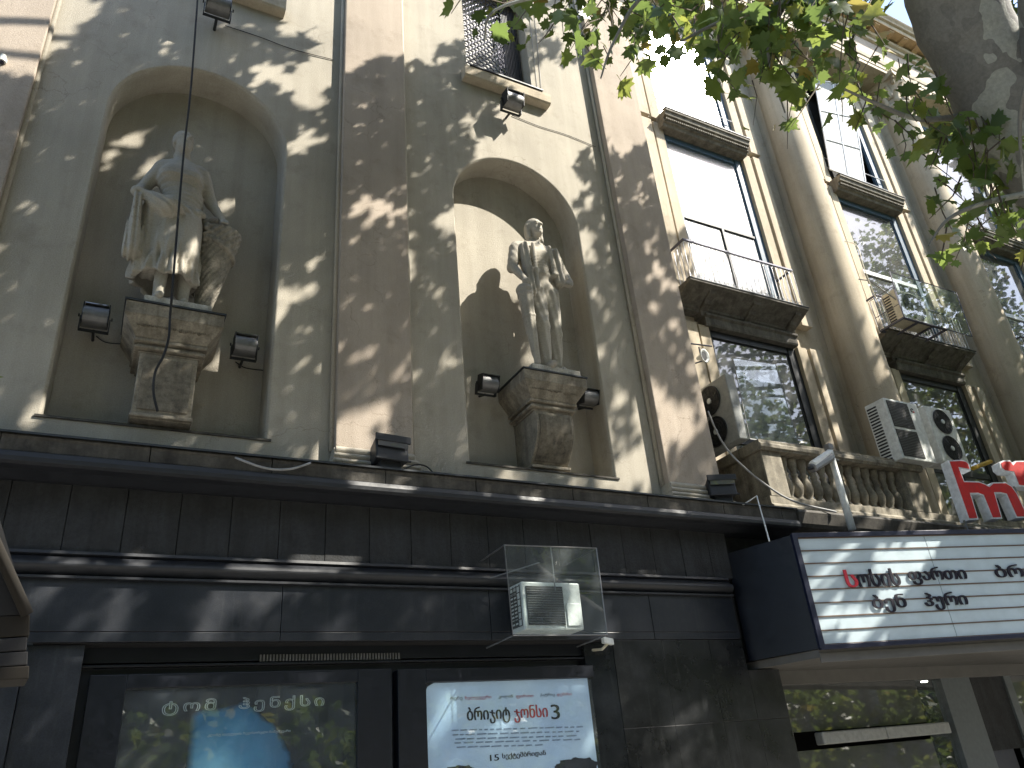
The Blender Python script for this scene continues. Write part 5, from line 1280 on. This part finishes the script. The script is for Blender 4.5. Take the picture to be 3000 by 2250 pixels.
FL = [(472, 268, .46, .13), (500, 252, .46, .10), (538, 425, .46, .16), (565, 405, .46, .13), (284, 306, .46, .10), (490, 262, .46, .1), (620, 630, 0, .12), (172, 800, .46, .09), (196, 775, .46, .12), (150, 828, .46, .07),
      (556, 158, 0, .13), (640, 175, 0, .16), (660, 200, 0, .10), (702, 130, 0, .18), (690, 95, 0, .10), (845, 22, 0, .25), (870, 45, 0, .15), (800, 80, -.14, .34), (770, 60, -.14, .25), (830, 70, -.14, .2), (760, 110, -.14, .12),
      (40, 30, -.1, .55), (90, 30, 0, .3), (40, 118, -.1, .26), (20, 60, -.1, .4), (1040, 440, .46, .45), (1090, 410, .46, .4), (1050, 520, .46, .4), (1130, 470, .3, .2), (1150, 500, -.1, .22), (1005, 640, .46, .12), (1000, 560, .46, .2),
      (90, 880, 0, .12), (62, 905, 0, .10), (760, 925, -.14, .22), (800, 905, -.14, .16), (745, 895, -.14, .12), (1392, 985, 0, .22), (1375, 1015, 0, .16), (1395, 950, 0, .12), (1462, 905, -.17, .16), (1470, 940, -.17, .14), (1535, 880, -.17, .1), (1100, 1022, 0, .08), (1222, 905, .2, .10), (1200, 915, .2, .08),
      (475, 1300, -.1, .20), (500, 1290, -.1, .14), (240, 1335, -.1, .10), (685, 1185, -.05, .16), (760, 1190, -.05, .1), (300, 1215, -.15, .14), (150, 1225, -.15, .12), (800, 1110, -.4, .1), (860, 1040, -.4, .08), (1155, 1075, -.4, .07), (540, 1245, -.15, .1), (630, 1245, -.15, .08),
      (1612, 1440, -.09, .13), (1600, 1490, -.09, .16), (1500, 1545, -.09, .18), (1470, 1600, -.09, .2), (1560, 1560, -.09, .18), (1590, 1610, -.09, .16), (1545, 1640, -.09, .2), (1660, 1590, -.09, .16), (1690, 1630, -.09, .2), (1640, 1530, -.09, .12), (1720, 1640, 0, .2), (1620, 1400, -.09, .08),
      (1190, 1205, -.72, .12), (1240, 1320, -.45, .12), (1140, 1310, -.45, .12), (1690, 1015, 0, .16), (1700, 1050, 0, .14), (1745, 1060, .1, .08), (1780, 1075, .1, .08), (1820, 1000, 0, .1),
      (1860, 640, .6, .2), (1880, 720, .6, .25), (1830, 520, .6, .35), (1800, 430, .6, .4), (1780, 330, .6, .4), (1895, 800, .6, .14), (1880, 860, .6, .16), (1900, 930, .6, .1), (1650, 250, 1.3, .5), (1700, 420, 1.3, .4), (1740, 560, 1.3, .4), (1770, 700, 1.3, .3), (1800, 780, 1.3, .2),
      (2080, 400, 1.3, .4), (2130, 560, 1.3, .3), (2040, 300, 1.3, .4), (1980, 640, .6, .2), (1560, 300, 1.3, 1.2), (1600, 450, 1.3, 1.0), (1500, 150, 1.3, 1.4), (1350, 150, 0, .9), (1330, 300, 0, .4), (1300, 60, 0, .7), (1400, 250, 0, .5), (1420, 100, 0, .8), (1210, 230, 0, .45), (1180, 290, 0, .4), (1090, 300, 0, .35), (1250, 200, 0, .4)]
MF = [(1745, 1192, .09), (1768, 1300, .12), (1790, 1342, .14), (1838, 1345, .13), (1800, 1378, .13), (1850, 1380, .12), (1918, 1352, .12), (1908, 1388, .15), (1955, 1262, .09), (1925, 1200, .08), (1765, 1262, .08), (1985, 1390, .07), (1845, 1315, .08)]
MF = [(a, b, r_*.65) for a, b, r_ in MF]
fl = [(at(a*1.3562, b*1.3562, c), r_) for a, b, c, r_ in FL]+[(at_plane(a*1.3562, b*1.3562, MP, MN), r_) for a, b, r_ in MF]
keepm = np.ones(len(allp), bool)
for P0, r_ in fl:
    d_ = allp-P0; al = d_@SUN; pe = np.linalg.norm(d_-al[:, None]*SUN, axis=1); keepm &= ~((pe < r_+.035) & (al > 0))
allp = allp[keepm]
is2 = allp[:, 0] < 4.5
for msk, par in ((is2, T2), (~is2, T1)):
    pz = allp[msk]; leaf_cloud('crown', pz, rng.uniform(.15, .24, len(pz)), par)
# limbs reaching into the crowns (kept out of the picture)
def limbs(pts, roots, par, n_):
    c = 0; tries = 0
    while c < n_ and tries < 600:
        tries += 1; e_ = pts[rng.integers(len(pts))]; r0 = min(roots, key=lambda q_: np.linalg.norm(q_-e_)+abs(e_[2]-q_[2]-2)*.3)
        mid = (r0+e_)/2+rng.normal(size=3)*.3+[0, 0, .6]; pth, rr = smooth_path([r0, mid, e_], [.11, .06, .012], 5)
        if in_frame(np.array(pth)[2:], 40).any(): continue
        part('limb', MB().tube(pth, rr, 6, False), M['bark'], par, smooth=True); c += 1
limbs(allp[is2], [t2[3], t2[4], t2[5], np.array([-3.2, -5.4, 8.])], T2, 34)
limbs(allp[~is2], [tp_[-1], tp_[-2], tp_[-3], br_[-1], br_[-2]], T1, 26)
# trees across the street, reflected only
for i_, (tx, h_) in enumerate(((-9, 15), (6, 17), (22, 16), (38, 18), (54, 15))):
    TT = T3 if i_ == 0 else thing('plane_tree', ('second', 'third', 'fourth', 'fifth')[i_-1]+' tree from the left across the street, seen only as reflection', 'tree', 'street plane trees')
    tt = [np.array([tx, -22, -.1]), np.array([tx, -22, 5.]), np.array([tx+.5, -22, h_-3.])]; s4, r4 = smooth_path(tt, [.5, .4, .2]); part('trunk', MB().tube(s4, r4, 10), M['bark'], TT)
    pz = rng.normal(size=(3600, 3)); pz = pz/np.linalg.norm(pz, axis=1)[:, None]*rng.random((3600, 1))**.4*[6.5, 5, 6.0]+[tx, -22, h_-3]; nzv = vnoise(pz[:, [0, 2]], 1.6, 9+i_); pz = pz[nzv > .34]
    leaf_cloud('crown', pz, rng.uniform(.35, .6, len(pz)), TT)
hp = np.stack([rng.uniform(-30, 150, 16000), rng.uniform(-23.5, -21, 16000), rng.uniform(-.1, 4.6, 16000)], 1); hn = vnoise(hp[:, [0, 2]], 1.3, 31); hp = hp[hn > .3-.0*hn]
HG = leaf_cloud('street_shrubs', hp, rng.uniform(.35, .6, len(hp)), None); HG['label'] = 'tall shrubs across the street, seen only as reflection'; HG['category'] = 'shrubs'
# --- leaves seen in the picture
VW = {0: {13: 3, 14: 3, 15: 2, 16: 6, 17: 6, 18: 8, 19: 13, 20: 15, 21: 15, 22: 15, 23: 14, 24: 10, 25: 6, 26: 1, 28: .6, 29: 7},
      1: {13: 1, 14: 2, 15: 2, 16: 4, 17: 3, 18: 3, 19: 1.5, 20: 7, 21: 13, 22: 13, 23: 9, 24: 5, 25: 3, 26: .5, 28: .6, 29: 8},
      2: {15: 1, 17: 3, 18: 3, 21: 5, 22: 7, 23: 5, 24: 1, 25: 2, 26: 1, 28: .5, 29: 4},
      3: {22: 2, 23: 4, 24: 2, 25: 3, 26: 5, 27: 3, 28: 1, 29: 2},
      4: {23: 2, 26: 2, 27: 6, 28: 5, 29: 6}, 5: {27: 4, 28: 8, 29: 8}, 6: {27: 3, 28: 6, 29: 7}, 7: {27: 2, 28: 4, 29: 5}, 8: {28: .7, 29: 1}}
vis = []; twigs = MB(); ntw = 0
for r_, row in VW.items():
    for c_, dn_ in row.items():
        ncl = dn_*.72; ncl = int(ncl)+(rng.random() < ncl-int(ncl))
        for _ in range(ncl):
            px = c_*100+rng.uniform(0, 100); py = r_*100+rng.uniform(0, 100)-15; D_ = rng.uniform(6.0, 9.5) if c_ < 26 else (rng.uniform(9, 11) if r_ < 3 else rng.uniform(7, 9))
            o_ = atD(px, py, D_); up_ = o_+np.array([rng.uniform(-.1, .5), rng.uniform(-.2, .2), rng.uniform(.35, .75)])
            pth = [up_, (up_+o_)/2+rng.normal(size=3)*.03, o_]; twigs.tube(pth, [.008, .006, .003], 4, False)
            nl = int(rng.integers(3, 6))
            for _k in range(nl):
                u_ = rng.random(); p_ = up_*(1-u_)+o_*u_+rng.normal(size=3)*.07
                vis.append(p_)
vis = np.array(vis); dist = np.linalg.norm(vis-CAM, axis=1); order = np.argsort(dist)
part('twigs', twigs, M['twig'], T1, smooth=True, kind='stuff')
# a few longer visible branches along the top
for pts_, r0 in (([(2760, -60, 7.9), (2560, -40, 7.6), (2300, 10, 7.2), (2120, 60, 6.8), (1980, 130, 6.4)], .05), ([(2300, 10, 7.2), (2250, 150, 7), (2300, 330, 6.8)], .02), ([(2880, 330, 7.9), (2700, 350, 7.4), (2560, 300, 7.0), (2450, 250, 6.8)], .03),
                 ([(2120, -40, 6.8), (1900, -20, 6.5), (1800, 120, 6.3), (1760, 230, 6.2)], .022), ([(3060, 560, 7.6), (2900, 590, 7.2), (2780, 640, 7.0), (2720, 720, 6.9)], .03), ([(1900, -30, 6.5), (1650, -20, 6.2), (1450, 30, 6.0), (1420, 120, 6.0)], .018), ([(3050, 130, 7.0), (2990, 330, 7.2), (3000, 560, 7.3)], .03)):
    P_ = [atD(*q_) for q_ in pts_]; pth, rr = smooth_path(P_, list(np.linspace(r0, .006, len(P_))), 5); part('branch', MB().tube(pth, rr, 7, False), M['bark'], T1, smooth=True)
X_, T_, N_ = rot_rand(len(vis), 1.0)
NOBJ = 300
for k, i in enumerate(order[:NOBJ]):
    s_ = rng.uniform(.10, .21); o = new('leaf', LM[k % 4], None, T1)
    o.matrix_local = Matrix(((X_[i][0]*s_, T_[i][0]*s_, N_[i][0]*s_, vis[i][0]), (X_[i][1]*s_, T_[i][1]*s_, N_[i][1]*s_, vis[i][1]), (X_[i][2]*s_, T_[i][2]*s_, N_[i][2]*s_, vis[i][2]), (0, 0, 0, 1)))
rest = vis[order[NOBJ:]]
if len(rest): leaf_cloud('foliage', rest, rng.uniform(.09, .18, len(rest)), T1)
print('leaves visible', len(vis), 'crown', len(allp))
